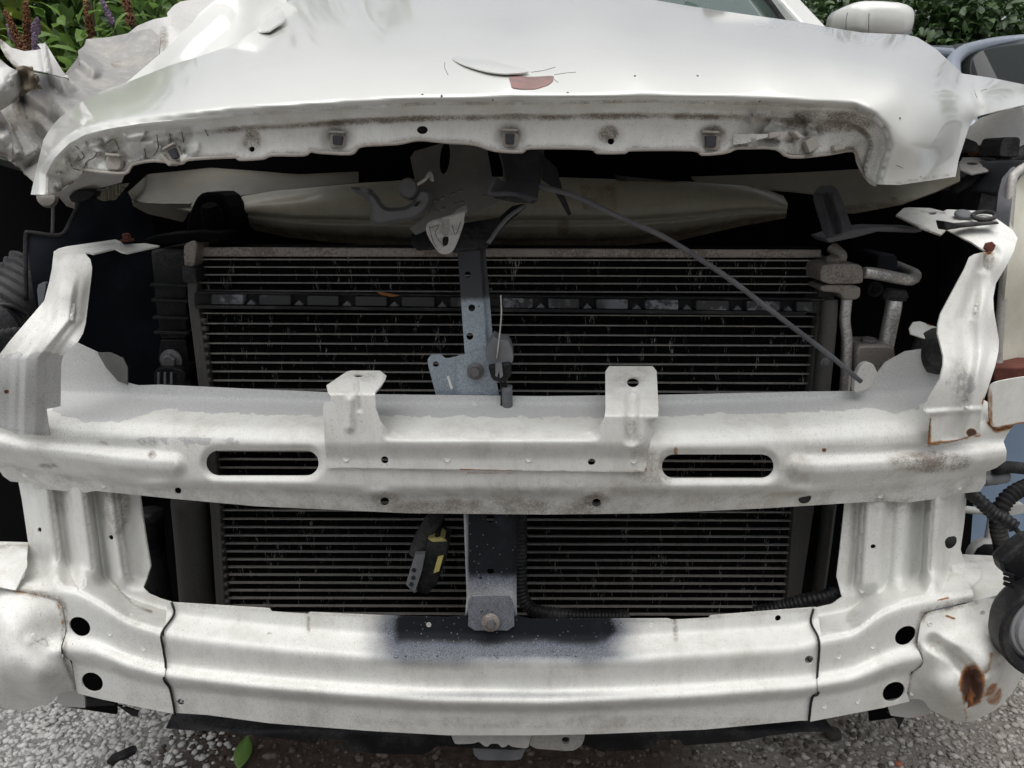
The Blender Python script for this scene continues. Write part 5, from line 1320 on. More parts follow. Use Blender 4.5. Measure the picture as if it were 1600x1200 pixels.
wb = sheet('small_bracket', [(1422, 512), (1427, 503), (1438, 502), (1466, 512), (1466, 552), (1452, 560), (1448, 530), (1424, 522)], tps([(1422, 512, .76), (1438, 502, .78), (1466, 512, .76), (1450, 556, .75), (1424, 522, .755)]), M['white'], car, s=2.6, thick=0.002, masks=[('rust', m_ell(1454, 506, 10, 5, 0.7))])
lathe('rubber_stop', [(0.03, 0), (0.032, 0.02), (0.02, 0.03)], P(1463, 545, .77), (-0.3, -1, 0.1), M['rubber'], car, 16)
block('beam_gusset', chaikin([(1336, 590), (1345, 572), (1356, 566), (1366, 570), (1372, 585), (1360, 606), (1340, 614), (1334, 612)], 1), .72, .728, M['fender'], car, 0.001)
# headlight
hl = sheet('headlight', chaikin([(1580, 290), (1590, 270), (1610, 255), (1660, 245), (1660, 575), (1600, 573), (1566, 571), (1561, 560), (1566, 500), (1576, 400)], 1, .15), tps([(1580, 290, .82), (1620, 250, .86), (1660, 250, .90), (1660, 575, .88), (1566, 571, .80), (1561, 540, .80), (1600, 420, .80), (1640, 420, .83)]), M['lens'], car, s=3.5, thick=0.004)
tube('lens_bezel', [(1610, 256, .845), (1589, 270, .825), (1580, 292, .815), (1572, 400, .80), (1563, 500, .795), (1559, 556, .795), (1564, 571, .797), (1620, 574, .83)], 0.006, M['zinc'], hl, 8, 6)
block('headlight_body', [(1556, 300), (1600, 250), (1680, 250), (1680, 580), (1558, 574), (1548, 480)], .84, .98, M['black'], hl, 0.004)
sheet('headlight_trim', [(1556, 340), (1560, 300), (1566, 278), (1580, 262), (1620, 245), (1640, 252), (1600, 268), (1584, 288), (1578, 330), (1572, 385), (1566, 400)], tps([(1556, 340, .81), (1566, 278, .84), (1620, 245, .88), (1600, 268, .83), (1578, 330, .80), (1568, 395, .795)]), M['trim'], hl, s=2.8, thick=0.003)
sheet('headlight_shoulder', [(1525, 340), (1534, 300), (1545, 278), (1560, 266), (1580, 260), (1566, 280), (1558, 320), (1555, 350)], tps([(1525, 340, .84), (1545, 278, .88), (1580, 260, .88), (1555, 340, .81)]), M['black'], hl, s=2.8, thick=0.003)
tube('headlight_seal', [(1490, 295, .90), (1530, 274, .90), (1560, 258, .91), (1610, 232, .95), (1660, 212, 1.0)], 0.010, M['rubber'], hl, 8, 6)
block('rusty_ledge', [(1552, 574), (1660, 576), (1660, 596), (1553, 596)], .77, .82, M['rustbolt'], car, 0.002)
# fender inner on the right: white panel, bump stops
sheet('inner_fender', [(1505, 225), (1515, 198), (1532, 184), (1562, 175), (1600, 166), (1660, 156), (1660, 230), (1600, 240), (1540, 235)], tps([(1505, 225, .98), (1532, 184, 1.0), (1600, 166, 1.05), (1660, 230, 1.05), (1540, 235, .97)]), M['fender'], car, s=4, thick=0.002, masks=[('grime', m_flat(0.25))])
sheet('apron_shelf', [(1496, 262), (1504, 246), (1540, 246), (1590, 252), (1570, 262), (1520, 272)], tps([(1496, 262, .86), (1504, 246, .92), (1590, 252, .93), (1520, 272, .86)]), M['fender'], car, s=3, thick=0.002, holes=[ell(1519, 255, 10, 3)], masks=[('grime', m_flat(0.35))])
for pts in ([(1562, 245), (1563, 228), (1568, 216), (1572, 214), (1592, 214), (1595, 218), (1594, 230), (1592, 246)], [(1500, 238), (1506, 214), (1528, 222), (1530, 238)]):
    block('bump_stop', chaikin(pts, 1, .12), .90, .94, M['rubber'], car, 0.003)
block('rusty_spring', [(1528, 226), (1540, 227), (1560, 230), (1562, 244), (1530, 244)], .945, .97, M['rustred'], car, 0.004)

# ------------------------------------------------------------------ lower front: post, harness, conduit
post = sheet('centre_post', [(724, 790), (808, 790), (807, 930), (808, 960), (800, 985), (734, 985), (727, 960), (729, 930)], lambda X, Y: .655 - 0.012 * sm((Y - 900) / 60) + 0.006 * (np.abs(X - 767) > 36), M['white'], car, s=2.8, thick=0.002,
    holes=[ell(766, 811, 6.5, 6), ell(766.5, 893, 6, 5)], masks=[('black', lambda X, Y: 1.05 * sm((X - 720) / 14) * sm((Y - 792) / 26 + 0.45) * (1 - 0.35 * sm((Y - 880) / 60))), ('grime', m_flat(0.4)), ('black', m_ell(767, 985, 60, 40, 0.6, 0.6))])
sheet('post_foot', chaikin([(733, 940), (738, 932), (795, 931), (802, 940), (804, 985), (731, 985)], 1, .15), const(.6265), M['white'], post, s=3, thick=0.002, masks=[('black', m_flat(0.86)), ('grime', m_flat(0.5))])
bolt(766.5, 972, .622, 14.5, M['alu'], post, axis=(0, -1, 0.25), tall=0.5)
lathe('bolt_socket', [(0.006, 0), (0.0045, 0.004)], P(767, 975, .612), (0, -1, 0.25), M['steel'], post, 10)
har = tube('hanging_harness', [(690, 795, .72), (676, 815, .718), (664, 835, .715), (657, 850, .712), (650, 866, .712)], [0.010, 0.012, 0.0125, 0.012, 0.011], M['rubber'], car, 12, 8)
tube('harness_conduit', [(694, 785, .72), (686, 800, .72), (674, 818, .718)], 0.0125, M['black'], har, 12, 8, corr=0.15, pitch=0.005)
hp = block('harness_plug', [(668, 845), (684, 838), (702, 846), (699, 870), (682, 915), (668, 930), (650, 926), (660, 880)], .70, .73, M['black'], car, 0.003)
block('plug_label', [(668, 842), (690, 840), (698, 846), (676, 847)], .699, .72, M['yellow'], hp, 0.0006)
block('plug_label', [(684, 871), (693, 869), (686, 893), (677, 896)], .697, .70, M['yellow'], hp, 0.0004)
pp = block('plug_plate', [(648, 868), (664, 868), (660, 890), (648, 928), (634, 914), (642, 888)], .690, .70, M['greyplastic'], hp, 0.001)
for x, y in ((647, 890), (646, 902), (643, 912)):
    lathe('plate_boss', [(0.003, 0), (0.003, 0.002)], P(x, y, .690), (0, -1, 0), M['black'], pp, 8)
tube('conduit', [(813, 780, .74), (813, 840, .735), (812, 890, .73), (814, 925, .725), (826, 948, .72), (850, 958, .715), (900, 962, .72), (980, 964, .735)], 0.0105, M['black'], car, 12, 8, corr=0.15, pitch=0.0055)
tube('conduit', [(1180, 958, .735), (1230, 946, .725), (1262, 938, .715), (1290, 932, .71), (1318, 922, .71)], [0.0105], M['black'], car, 12, 8, corr=0.13, pitch=0.006)
tube('drier_bottle', [(296, 780, .80), (302, 850, .80), (310, 960, .80)], 0.026, M['header'], car, 18)
tube('side_support', [(1296, 790, .80), (1286, 870, .80), (1274, 960, .80)], 0.011, M['header'], car, 4)
tube('inner_pipe', [(232, 800, .84), (238, 880, .84), (250, 950, .84)], 0.022, M['black'], car, 14)

# ------------------------------------------------------------------ right lower: loom and fog lamp
tube('corrugated_hose', [(1556, 733, .735), (1575, 730, .74), (1600, 732, .745), (1660, 738, .75)], 0.0085, M['rubber'], car, 12, 8, corr=0.18, pitch=0.006)
tube('rubber_boot', [(1535, 752, .74), (1552, 746, .745), (1570, 744, .75)], [0.007, 0.011, 0.0095], M['greyplastic'], car, 12, 8)
tube('corrugated_hose', [(1514, 768, .735), (1530, 782, .72), (1552, 802, .715), (1570, 812, .71), (1585, 823, .705)], 0.0095, M['black'], car, 12, 8, corr=0.15, pitch=0.006)
tube('lamp_lead', [(1583, 822, .705), (1592, 832, .70), (1602, 842, .69), (1612, 856, .68)], 0.0035, M['rubber'], car, 8)
tube('corrugated_hose', [(1640, 752, .80), (1605, 760, .79), (1578, 775, .785), (1563, 797, .78), (1560, 825, .78), (1565, 850, .78), (1570, 885, .78)], 0.012, M['rubber'], car, 12, 8, corr=0.15, pitch=0.007)
tube('washer_tube', [(1500, 795, .83), (1540, 799, .83), (1580, 797, .83), (1660, 794, .83)], 0.006, M['whiteplastic'], car, 10)
tube('washer_tube', [(1550, 800, .83), (1546, 825, .83), (1541, 850, .83)], 0.005, M['whiteplastic'], car, 10)
block('tube_clip', [(1573, 790), (1600, 788), (1602, 801), (1582, 806), (1574, 802)], .815, .83, M['whiteplastic'], car, 0.001)
pump = lathe('washer_pump', [(0.030, 0), (0.031, 0.012), (0.024, 0.02), (0.020, 0.022)], P(1537, 866, .83), (0, -1, 0.1), M['whiteplastic'], car, 24)
lathe('pump_core', [(0.020, 0), (0.018, 0.015), (0.010, 0.02)], P(1541, 868, .812), (0, -1, 0.1), M['rubber'], pump, 10)
fog = block('fog_lamp_mount', chaikin([(1566, 880), (1580, 866), (1612, 842), (1660, 838), (1660, 930), (1600, 920), (1584, 908), (1570, 896)], 1, .15), .625, .645, M['black'], car, 0.006)
fc = P(1652, 985, .60)
lathe('lamp_ring', [(0.058, -0.035), (0.067, -0.02), (0.067, 0.003), (0.064, 0.006), (0.055, 0.002), (0.052, -0.012)], fc, (-0.1, -1, 0.05), M['black'], fog, 40, cap=False)
lathe('lamp_lens', [(0.054, -0.012), (0.049, -0.004), (0.046, -0.003), (0.044, 0.002), (0.034, 0.007), (0.016, 0.011), (0.002, 0.0115)], fc, (-0.1, -1, 0.05), M['lampglass'], fog, 36)
for y in (895, 903, 911):
    bar('cooling_fin', P(1568, y, .622), P(1584, y + 5, .618), 0.004, 0.004, M['black'], fog)

# ------------------------------------------------------------------ under the beam
tray = sheet('undertray', [(262, 1100), (269, 1117), (259, 1137), (300, 1141), (345, 1143), (420, 1152), (494, 1162), (500, 1154), (533, 1157), (537, 1166), (545, 1175), (600, 1178), (661, 1179), (672, 1174), (684, 1165), (740, 1169), (800, 1172), (912, 1164), (925, 1168), (940, 1175), (1010, 1171), (1017, 1168), (1024, 1156), (1062, 1156), (1069, 1165), (1160, 1158), (1200, 1150), (1250, 1144), (1305, 1144), (1291, 1125), (1285, 1100), (800, 1120)],
    lambda X, Y: YL(X) + .045 + 0.02 * sm((1150 - Y) / 40) + 0.004 * vnoise(X, Y, 40, 91), M['black'], car, s=4, thick=0.003)
tow = sheet('tow_eye_bracket', chaikin([(704, 1140), (706, 1152), (711, 1163), (739, 1162), (748, 1159), (757, 1166), (762, 1167), (767, 1162), (778, 1162), (784, 1168), (790, 1167), (794, 1163), (800, 1167), (825, 1170), (829, 1152), (830, 1140)], 1, .15), lambda X, Y: .632 + 0.004 * np.abs(np.sin(X * 0.09)), M['fender'], car, s=2.4, thick=0.004, masks=[('grime', m_flat(0.25))])
sheet('tow_plate', chaikin([(826, 1140), (915, 1138), (913, 1155), (908, 1166), (894, 1174), (828, 1169)], 1, .15), const(.64), M['zinc'], tow, s=2.6, thick=0.004, holes=[ell(884, 1157, 6.5, 5.5)])
sheet('tray_tongue', chaikin([(738, 1166), (741, 1180), (750, 1188), (813, 1188), (819, 1176), (822, 1168)], 1, .15), const(.66), M['greyplastic'], tray, s=3, thick=0.004)

# ------------------------------------------------------------------ cabin, sides and wheels of the wreck
def prism_x(name, prof, x0, x1, mat, parent, bev=0.02):
    """Side profile [(y, z)] carried across from x0 to x1."""
    n = len(prof)
    V = [(x0, y, z) for y, z in prof] + [(x1, y, z) for y, z in prof]
    Fc = [list(range(n)), list(range(2 * n - 1, n - 1, -1))] + [[(i + 1) % n, i, n + i, n + (i + 1) % n] for i in range(n)]
    o = mk(name, V, Fc, mat, parent, smooth=False)
    bm = bmesh.new(); bm.from_mesh(o.data); bmesh.ops.recalc_face_normals(bm, faces=bm.faces); bm.to_mesh(o.data); bm.free()
    if bev:
        bevel(o, bev, 3)
    return o

def quadsheet(name, A, B, C, D, mat, parent, thick=0.006, bulge=0.0, n=10):
    """Slightly domed rectangular sheet through four world corners."""
    A, B, C, D = map(np.asarray, (A, B, C, D))
    nrm = np.cross(B - A, D - A); nrm = nrm / np.linalg.norm(nrm)
    V, Fc = [], []
    for i in range(n + 1):
        for j in range(n + 1):
            u, v = i / n, j / n
            p = (A * (1 - u) + B * u) * (1 - v) + (D * (1 - u) + C * u) * v
            V.append(p + nrm * bulge * 4 * u * (1 - u))
    for i in range(n):
        for j in range(n):
            a = i * (n + 1) + j
            Fc.append((a, a + n + 1, a + n + 2, a + 1))
    return solid(mk(name, V, Fc, mat, parent), thick)

body = prism_x('body_shell', [(2.12, .26), (5.75, .28), (5.8, .95), (5.6, 1.1), (2.12, 1.08)], -.86, .86, M['fender'], car, 0.03)
ws = quadsheet('windscreen', (-.86, 1.92, 1.10), (.86, 1.92, 1.10), (.70, 2.62, 1.62), (-.70, 2.62, 1.62), M['glass'], car, bulge=0.06, n=16)
for s_ in (-1, 1):
    bar('a_pillar', (s_ * .875, 1.86, 1.09), (s_ * .715, 2.64, 1.63), .07, .045, M['hood'], car, .008)
    tube('windscreen_seal', [(s_ * .845, 1.93, 1.115), (s_ * .77, 2.28, 1.37), (s_ * .69, 2.61, 1.62)], 0.022, M['rubber'], ws, 8, 6, px=False)
    quadsheet('side_window', (s_ * .86, 2.25, 1.1), (s_ * .86, 5.2, 1.1), (s_ * .70, 4.9, 1.6), (s_ * .70, 2.75, 1.6), M['darkglass'], car)
prism_x('roof', [(2.60, 1.62), (3.2, 1.69), (4.6, 1.67), (5.1, 1.58), (5.1, 1.54), (2.60, 1.58)], -.72, .72, M['hood'], car, 0.02)
quadsheet('rear_window', (.86, 5.45, 1.1), (-.86, 5.45, 1.1), (-.70, 5.1, 1.56), (.70, 5.1, 1.56), M['darkglass'], car)
prism_x('scuttle', [(1.72, .98), (2.14, .98), (2.14, 1.08), (1.93, 1.10), (1.72, 1.05)], -.84, .84, M['black'], car, 0.01)
# things stuck on the glass
for x, y, w, h in ((1085, 6, 24, 10), (1200, 24, 26, 7), (1150, 16, 8, 5)):
    c = P(x, y, 1.80)
    # slide the point onto the glass plane
    nrm = np.cross(np.array([1, 0, 0]), np.array([0, .70, .52])); nrm /= np.linalg.norm(nrm)
    d = c - np.array([0, 0, CAM_H]); k = (np.array([0, 1.92, 1.10]) - np.array([0, 0, CAM_H])) @ nrm / (d @ nrm)
    p = np.array([0, 0, CAM_H]) + d * k
    u = np.array([1, 0, 0]); v = np.array([0, .80, .60])
    s1 = w * 2.0 / F / 2 * 1.0; s2 = h * 2.0 / F
    p = p - nrm * np.sign(nrm @ d) * 0.068
    V = [p + u * a * s1 + v * b * s2 for a, b in ((-1, -.8), (-.3, -1), (.8, -.9), (1, .2), (.5, .9), (-.6, 1), (-1.1, .3))]
    solid(mk('glass_debris', V, [list(range(7))], plastic('pale_glass_crumbs', (0.42, 0.52, 0.50), 0.4), ws, False), 0.002)
# door mirror
def blob_loft(name, secs, mat, parent, n=20):
    """Rounded body through elliptical sections (centre, half width vector, half height vector)."""
    V, Fc = [], []
    for c, a, b in secs:
        for k in range(n):
            t = 2 * math.pi * k / n
            ct, st = math.cos(t), math.sin(t)
            e = 0.62
            V.append(np.asarray(c) + np.asarray(a) * math.copysign(abs(ct) ** e, ct) + np.asarray(b) * math.copysign(abs(st) ** e, st))
    m = len(secs)
    for i in range(m - 1):
        for k in range(n):
            Fc.append((i * n + k, i * n + (k + 1) % n, (i + 1) * n + (k + 1) % n, (i + 1) * n + k))
    Fc += [tuple(range(n))[::-1], tuple(range((m - 1) * n, m * n))]
    o = mk(name, V, Fc, mat, parent)
    bm = bmesh.new(); bm.from_mesh(o.data); bmesh.ops.recalc_face_normals(bm, faces=bm.faces); bm.to_mesh(o.data); bm.free()
    return o
mc = P(1357, 39, 1.86)
secs = []
for t, w, h, dx, dz in ((-.10, .55, .5, 0, -.01), (-.09, .80, .78, 0, 0), (-.06, .96, .95, 0, 0), (0, 1, 1, 0, 0), (.05, 1.0, .98, 0, 0)):
    secs.append((mc + np.array([dx, t, dz]), (.103 * w, 0, -.004), (0, 0, .052 * h)))
mir = blob_loft('door_mirror', secs, M['hood'], car)
blob_loft('mirror_glass', [(mc + np.array([0, .051, 0]), (.094, 0, 0), (0, 0, .045)), (mc + np.array([0, .054, 0]), (.09, 0, 0), (0, 0, .042))], M['darkglass'], mir)
tube('mirror_seam', [(1358, 18.5, 1.78), (1357.5, 34, 1.763), (1357, 52, 1.765)], 0.0012, M['trim'], mir, 6)
tube('mirror_seam', [(1324, 20, 1.78), (1322, 34, 1.772), (1322, 52, 1.772)], 0.0012, M['trim'], mir, 6)
bar('mirror_stalk', mc + np.array([-.16, .03, -.05]), mc + np.array([-.03, .01, -.03]), .05, .03, M['hood'], mir, .006)

def wheel(x, y, parent, r=0.31, w=0.19):
    s_ = 1 if x > 0 else -1
    ty = lathe('wheel', [(r * .62, -w / 2), (r * .9, -w / 2), (r, -w * .36), (r, w * .36), (r * .9, w / 2), (r * .62, w / 2)], (x, y, r), (1, 0, 0), M['rubber'], parent, 36)
    lathe('rim', [(r * .62, -.02), (r * .6, .0), (r * .5, -.02), (r * .16, .0), (r * .15, .012), (.01, .014)], (x + s_ * w * .42, y, r), (s_, 0, 0), M['zinc'], ty, 24)
for x in (-.74, .74):
    for y in (1.82, 4.6):
        wheel(x, y, car)
for s_ in (-1, 1):
    bar('chassis_rail', (s_ * .46, .98, .36), (s_ * .46, 2.2, .34), .07, .10, M['dark'], car)
prism_x('front_axle_frame', [(1.4, .26), (2.0, .24), (2.0, .34), (1.4, .34)], -.66, .66, M['dark'], car)

# ================================================================== OTHER THINGS
# loose blue panel standing beside the wreck's corner
bp = thing('loose_blue_panel', (1.05, 1.21, 0), 'loose blue-grey body panel standing behind the fog lamp and hoses', 'panel')
def zs(xx, zz):
    return 1.02 + 0.02 * np.sin((zz - .1) * 5) + 0.10 * np.clip(xx - .75, 0, 1) ** 2
nx_, nz_ = 16, 16
V = []
for i in range(nx_ + 1):
    for j in range(nz_ + 1):
        x = .70 + .75 * i / nx_; z = .0 + .60 * j / nz_
        V.append((x, zs(x, z) * 1.2 - 0.01 * (j == nz_), z))
Fc = [(i * (nz_ + 1) + j, (i + 1) * (nz_ + 1) + j, (i + 1) * (nz_ + 1) + j + 1, i * (nz_ + 1) + j + 1) for i in range(nx_) for j in range(nz_)]
solid(mk('panel_skin', V, Fc, M['blue'], bp), 0.004)
tube('panel_flange', [(.70 + .75 * i / 10, zs(.70 + .075 * i, .6) * 1.2 + .006, .60) for i in range(11)], 0.010, M['blue'], bp, 8, 4, px=False)
tube('panel_flange', [(.70, zs(.70, z) * 1.2 + .004, z) for z in np.linspace(0.012, .6, 8)], 0.010, M['blue'], bp, 8, 4, px=False)

# neighbouring blue-grey car
nb = thing('parked_car', (2.55, 4.2, 0), 'blue-grey parked car at right, half hidden behind the white fender', 'car')
greyb = paint('neighbour_paint', (0.17, 0.20, 0.25), 0.3, 0.8, 0.2)
prism_x('body', [(2.0, .25), (6.2, .28), (6.25, .95), (5.2, 1.0), (3.0, 1.02), (2.1, .80), (1.95, .60)], 1.62, 3.34, greyb, nb, 0.05)
wsn = quadsheet('windscreen', (1.68, 2.62, .98), (3.28, 2.62, .98), (3.10, 3.25, 1.42), (1.86, 3.25, 1.42), M['darkglass'], nb, bulge=0.05)
tube('windscreen_frame', [(1.665, 2.60, .97), (1.69, 2.86, 1.16), (1.74, 3.02, 1.285), (1.80, 3.12, 1.345), (1.90, 3.20, 1.39), (2.1, 3.24, 1.425), (2.5, 3.24, 1.445), (2.9, 3.22, 1.43), (3.1, 3.18, 1.40), (3.22, 3.0, 1.28), (3.30, 2.6, .97)], 0.030, greyb, nb, 10, 6, px=False)
prism_x('roof', [(3.22, 1.40), (3.6, 1.47), (4.8, 1.46), (5.4, 1.38), (5.4, 1.34), (3.22, 1.36)], 1.84, 3.12, greyb, nb, 0.02)
prism_x('cabin_interior', [(2.75, .95), (5.5, .95), (5.2, 1.36), (3.3, 1.36)], 1.84, 3.12, M['dark'], nb, 0)
for s_, x in ((-1, 1.66), (1, 3.30)):
    quadsheet('side_window', (x, 2.75, 1.0), (x, 5.6, 1.0), (x - s_ * .16, 5.2, 1.38), (x - s_ * .16, 3.3, 1.38), M['darkglass'], nb)
    block_x = x - s_ * .12
    lathe('headlight', [(0.09, 0), (0.085, 0.03), (0.05, 0.05), (0.01, 0.055)], (x - s_ * .2, 2.02, .68), (0, -1, 0.1), M['lens'], nb, 20)
prism_x('grille', [(1.93, .48), (1.96, .48), (1.96, .60), (1.93, .60)], 2.15, 2.81, M['black'], nb, 0.004)
for x in (1.74, 3.22):
    for y in (2.7, 5.3):
        wheel(x, y, nb)

# ------------------------------------------------------------------ plants
def leaves(name, centers, n, L, W, mat, parent, seed, droop=0.35, spread=1.0):
    """Leaf mass: n folded leaves spread round the twig ends in centers [(x,y,z,r)]."""
    r = np.random.default_rng(seed)
    C = np.asarray(centers); k = r.integers(0, len(C), n)
    d = r.normal(size=(n, 3)); d /= np.linalg.norm(d, axis=1)[:, None]
    rad = C[k, 3] * (0.25 + 0.75 * r.random(n) ** 0.5)
    base = C[k, :3] + d * rad[:, None]
    ax = d * 0.9 + r.normal(size=(n, 3)) * 0.5 * spread + np.array([0, -0.15, -droop])
    ax /= np.linalg.norm(ax, axis=1)[:, None]
    up = np.array([0, -0.25, 1.0]) + r.normal(size=(n, 3)) * 0.35
    sd = np.cross(ax, up); sd /= np.linalg.norm(sd, axis=1)[:, None] + 1e-9
    nn = np.cross(sd, ax)
    l = L * (0.5 + 0.7 * r.random(n))[:, None]; w = W * (0.6 + 0.6 * r.random(n))[:, None]
    pts = [base, base + ax * l * .35 + sd * w * .5 + nn * w * .18, base + ax * l * .38 , base + ax * l * .35 - sd * w * .5 + nn * w * .18,
           base + ax * l * .75 + sd * w * .34 + nn * (w * .1 - l * .05), base + ax * l * .78 - nn * l * .05, base + ax * l * .75 - sd * w * .34 + nn * (w * .1 - l * .05), base + ax * l - nn * l * .14]
    V = np.stack(pts, 1).reshape(-1, 3)
    o8 = np.arange(n)[:, None] * 8
    Q = np.concatenate([o8 + np.array([[0, 1, 2, 2]]), ], 0)
    T = np.concatenate([o8 + np.array(t) for t in ((0, 1, 2), (0, 2, 3), (1, 4, 5), (1, 5, 2), (2, 5, 6), (2, 6, 3), (4, 7, 5), (5, 7, 6))])
    o = mkfast(name, V, T, mat, parent, smooth=True)
    at = o.data.attributes.new('tint', 'FLOAT', 'POINT')
    tint = np.clip(0.55 * r.random(n) + 0.45 * r.random(len(C))[k], 0, 1)
    at.data.foreach_set('value', np.repeat(tint, 8).astype(np.float32))
    return o

def shrub(name, label, cat, base, box, nclump, clump_r, nleaf, L, W, mat, seed, stems=7, group=None, droop=.35):
    r = np.random.default_rng(seed)
    b = np.asarray(base, float)
    t = thing(name, tuple(b), label, cat, group)
    c = []
    for _ in range(nclump):
        d = r.normal(size=3); d /= np.linalg.norm(d); q = r.random() ** 0.33
        p = b + np.array([0, 0, box[2] * .55]) + d * np.array([box[0], box[1], box[2] * .48]) * q
        p[2] = max(p[2], 0.12)
        c.append((*p, clump_r * (0.6 + 0.8 * r.random())))
    c = np.array(c)
    for i in range(stems):
        tip = c[r.integers(0, len(c)), :3]
        mid = (b + tip) / 2 + r.normal(size=3) * .06
        tube('stem', [b + np.array([r.normal() * .08, r.normal() * .08, -0.02]), mid, tip], [0.018, 0.011, 0.004], M['bark'], t, 7, 5, px=False)
    leaves('crown', c, nleaf, L, W, mat, t, seed + 1, droop)
    return t

def spike(parent, px, py, Y, lpx, wpx, lean, mat, seed, name='flower_spike'):
    r = np.random.default_rng(seed)
    m = px_m(px, py, Y)
    p0 = P(px, py, Y); ax = np.array([lean, 0, 1.0]); ax /= np.linalg.norm(ax)
    n = 700
    t = r.random(n); a = r.random(n) * 2 * math.pi
    rad = wpx * m * (0.35 + 0.65 * (1 - t) ** .6) * np.sqrt(r.random(n))
    c = p0 + ax * (t * lpx * m)[:, None] + np.stack([np.cos(a) * rad, np.sin(a) * rad, 0 * a], 1)
    s = m * (0.9 + 1.3 * r.random(n))
    oct_ = np.array([(1, 0, 0), (0, 1, 0), (-1, 0, 0), (0, -1, 0), (0, 0, 1.3), (0, 0, -1.3)])
    V = (c[:, None] + oct_[None] * s[:, None, None] + r.normal(size=(n, 6, 3)) * s[:, None, None] * .25).reshape(-1, 3)
    f = np.array([(0, 1, 4), (1, 2, 4), (2, 3, 4), (3, 0, 4), (1, 0, 5), (2, 1, 5), (3, 2, 5), (0, 3, 5)])
    return mkfast(name, V, (f[None] + np.arange(n)[:, None, None] * 6).reshape(-1, 3), mat, parent)

bud = shrub('flowering_shrub', 'leafy green shrub with brown and purple flower spikes behind the crumpled fender', 'shrub', (-1.75, 3.1, 0), (.75, .55, 1.85), 170, .18, 15000, .095, .034, M['leaf_bud'], 101, 14)
for a in ((44, 76, 2.05, 44, 9, .15, 'flower_brown'), (36, 82, 2.0, 40, 9, -.25, 'flower_brown'), (143, 62, 2.2, 36, 8, 0, 'flower_brown'), (206, 40, 2.2, 52, 10, -.12, 'flower_brown'), (178, 40, 2.2, 26, 7, -.35, 'flower_purple'), (56, 80, 2.05, 26, 7, .1, 'flower_purple'),
          (24, 64, 2.1, 16, 9, -.2, 'flower_purple'), (58, 52, 2.1, 14, 6, .2, 'flower_purple'), (192, -2, 2.25, 26, 10, 0, 'flower_brown')):
    spike(bud, a[0], a[1], a[2], a[3] * 1.5, a[4] * .75, a[5], M[a[6]], int(a[0] + 7 * a[1]))
for x0, y0, x1, y1 in ((150, 62, 140, -20), (205, 40, 214, 90), (178, 40, 186, 80), (44, 76, 60, 120)):
    tube('stem', [P(x1, y1, 2.2), P(x0, y0, 2.2)], 0.004, M['bark'], bud, 6, px=False)
shrub('yellow_shrub', 'yellow-green shrub at the far left edge behind the torn fender', 'shrub', (-2.15, 2.95, 0), (.42, .35, 1.8), 70, .17, 4500, .10, .045, M['leaf_yel'], 131, 8)
hg = 'shrubs of the dark hedge behind the cars'
spots = [((1.6, 5.6, 0), (1.0, .8, 2.6), 'dark green shrub directly behind the white door mirror'), ((3.4, 5.9, 0), (1.2, .8, 2.7), 'dark green shrub behind the roof of the blue-grey car'), ((5.4, 6.4, 0), (1.2, .9, 2.8), 'dark green shrub at the far right of the hedge')]
for i, (b, bx, lb_) in enumerate(spots):
    if i == 1:
        b = (3.6, 7.2, 0)
    if i == 0:
        b = (1.75, 6.9, 0)
    shrub('hedge_shrub', lb_, 'shrub', b, bx, 230, .30, 15000, .11, .06, M['leaf_dark'], 151 + i * 7, 9, hg)
for i, (x, y, lb_) in enumerate(((-3.6, 5.2, 'dark green shrub added out of view left of the yellow-green shrub'), (-1.9, 5.4, 'dark green shrub behind the flowering shrub'), (0.2, 8.2, 'unseen dark green shrub added behind the wrecked car roof for hood reflections'), (2.9, 8.8, 'dark green shrub in the gap behind the door mirror'), (5.6, 9.0, 'dark green shrub at the back right corner of the hedge'))):  # roof and far-left shrubs are unseen, added for the hood's reflections
    shrub('hedge_shrub', lb_, 'shrub', (x, y, 0), (1.3, .9, 3.0), 200, .32, 9000, .14, .075, M['leaf_dark'], 191 + i * 7, 9, hg)

# ------------------------------------------------------------------ litter on the ground
def ground_leaf(name, label, tip0, tip1, width, mat, lift=0.02):
    A, B = PG(*tip0), PG(*tip1)
    ax = B - A; L = np.linalg.norm(ax); ax /= L; sd = np.array([ax[1], -ax[0], 0])
    V, Fc = [], []
    n = 10
    for i in range(n + 1):
        t = i / n
        w = width * math.sin(math.pi * min(1, t * 1.0 + .02)) ** .8 * (1 - .25 * t)
        c = A + ax * L * t + np.array([0, 0, 0.006 + lift * t * t])
        V += [c + sd * w + np.array([0, 0, w * .35]), c, c - sd * w + np.array([0, 0, w * .35])]
    for i in range(n):
        for j in (0, 1):
            a = i * 3 + j
            Fc.append((a, a + 1, a + 4, a + 3))
    o = solid(mk(name, V, Fc, mat), 0.0006)
    return tag(o, label, 'leaf')
ground_leaf('fallen_leaf', 'green leaf lying on the dark soil below the beam', (374, 1206), (389, 1162), 0.016, M['leaf_fallen'], 0.012)
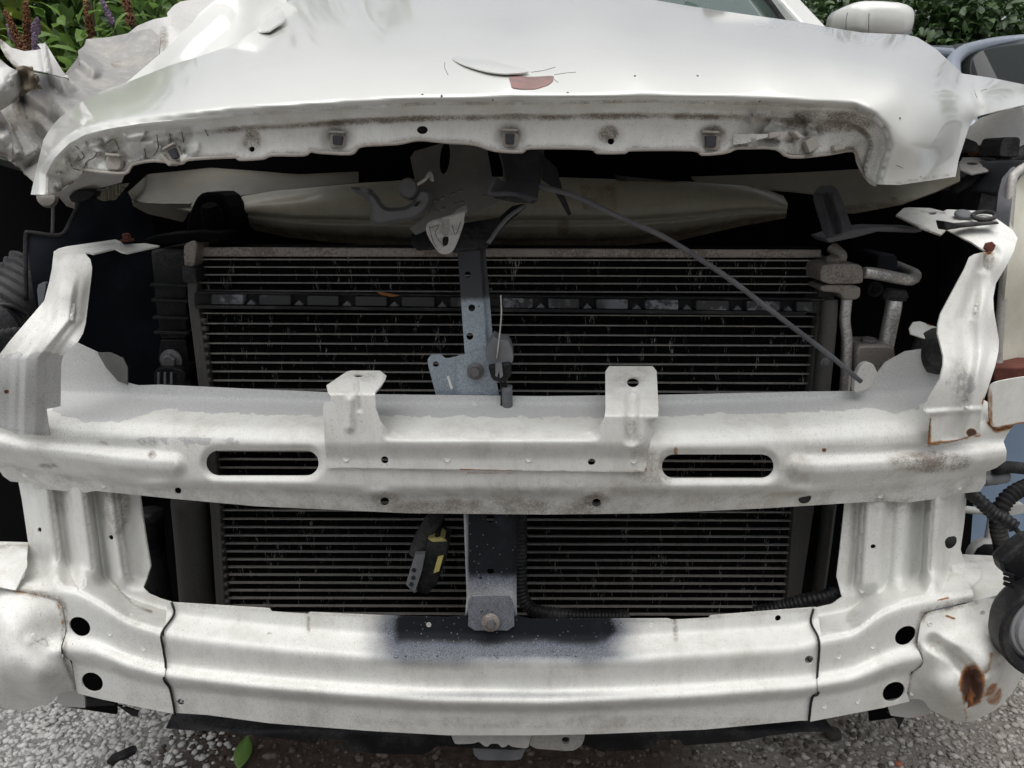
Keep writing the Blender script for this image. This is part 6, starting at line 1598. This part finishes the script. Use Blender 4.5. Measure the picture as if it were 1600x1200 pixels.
def shard(name, label, pts, mat, cat, thick=0.006, lift=0.004):
    W = np.array([PG(x, y, 0) for x, y in pts])
    W[:, 2] = ground_z(W[:, 0], W[:, 1]).max() + lift
    o = mk(name, W, [list(range(len(W)))], mat, smooth=False)
    bm = bmesh.new(); bm.from_mesh(o.data); bmesh.ops.recalc_face_normals(bm, faces=bm.faces)
    for f in bm.faces:
        if f.normal.z < 0:
            f.normal_flip()
    bm.to_mesh(o.data); bm.free()
    solid(o, thick); o.modifiers['thickness'].offset = 0
    return tag(o, label, cat)
shard('plastic_shard', 'black plastic shard lying on the pale gravel at lower left', [(168, 1196), (176, 1186), (207, 1172), (214, 1172), (212, 1181), (176, 1199)], M['black'], 'shard')
def pebble(px, py, r, label, mat, seed):
    bm = bmesh.new(); bmesh.ops.create_icosphere(bm, subdivisions=2, radius=1)
    rr = np.random.default_rng(seed); c = PG(px, py)
    for v in bm.verts:
        k = 1 + .22 * math.sin(v.co.x * 3 + seed) * math.cos(v.co.y * 2.5)
        v.co = Vector((v.co.x * r * 1.25 * k, v.co.y * r * k, v.co.z * r * .7)) + Vector(c) + Vector((0, 0, r * .55))
    me = bpy.data.meshes.new('pebble'); bm.to_mesh(me); bm.free(); me.materials.append(mat)
    o = bpy.data.objects.new('pebble', me); COL.objects.link(o)
    me.polygons.foreach_set('use_smooth', [True] * len(me.polygons))
    return tag(o, label, 'pebble')
pebble(1300, 1152, .014, 'brown round pebble beside the end of the black undertray', M['stone_dark'], 1)
pebble(1392, 1195, .0045, 'white pebble at the bottom edge of the picture', plastic('white_stone', (.6, .6, .58), .7), 2)
pebble(1404, 1196, .0055, 'orange-red brick crumb next to the white pebble', plastic('brick_crumb', (.35, .13, .08), .9), 3)
pebble(1436, 1122, .005, 'small reddish crumb under the right beam end', plastic('red_crumb', (.28, .12, .10), .9), 4)
shard('white_chip', 'small white paint chip on the dark soil', [(258, 1196), (264, 1184), (270, 1187), (264, 1198)], M['whiteplastic'], 'chip', 0.002)
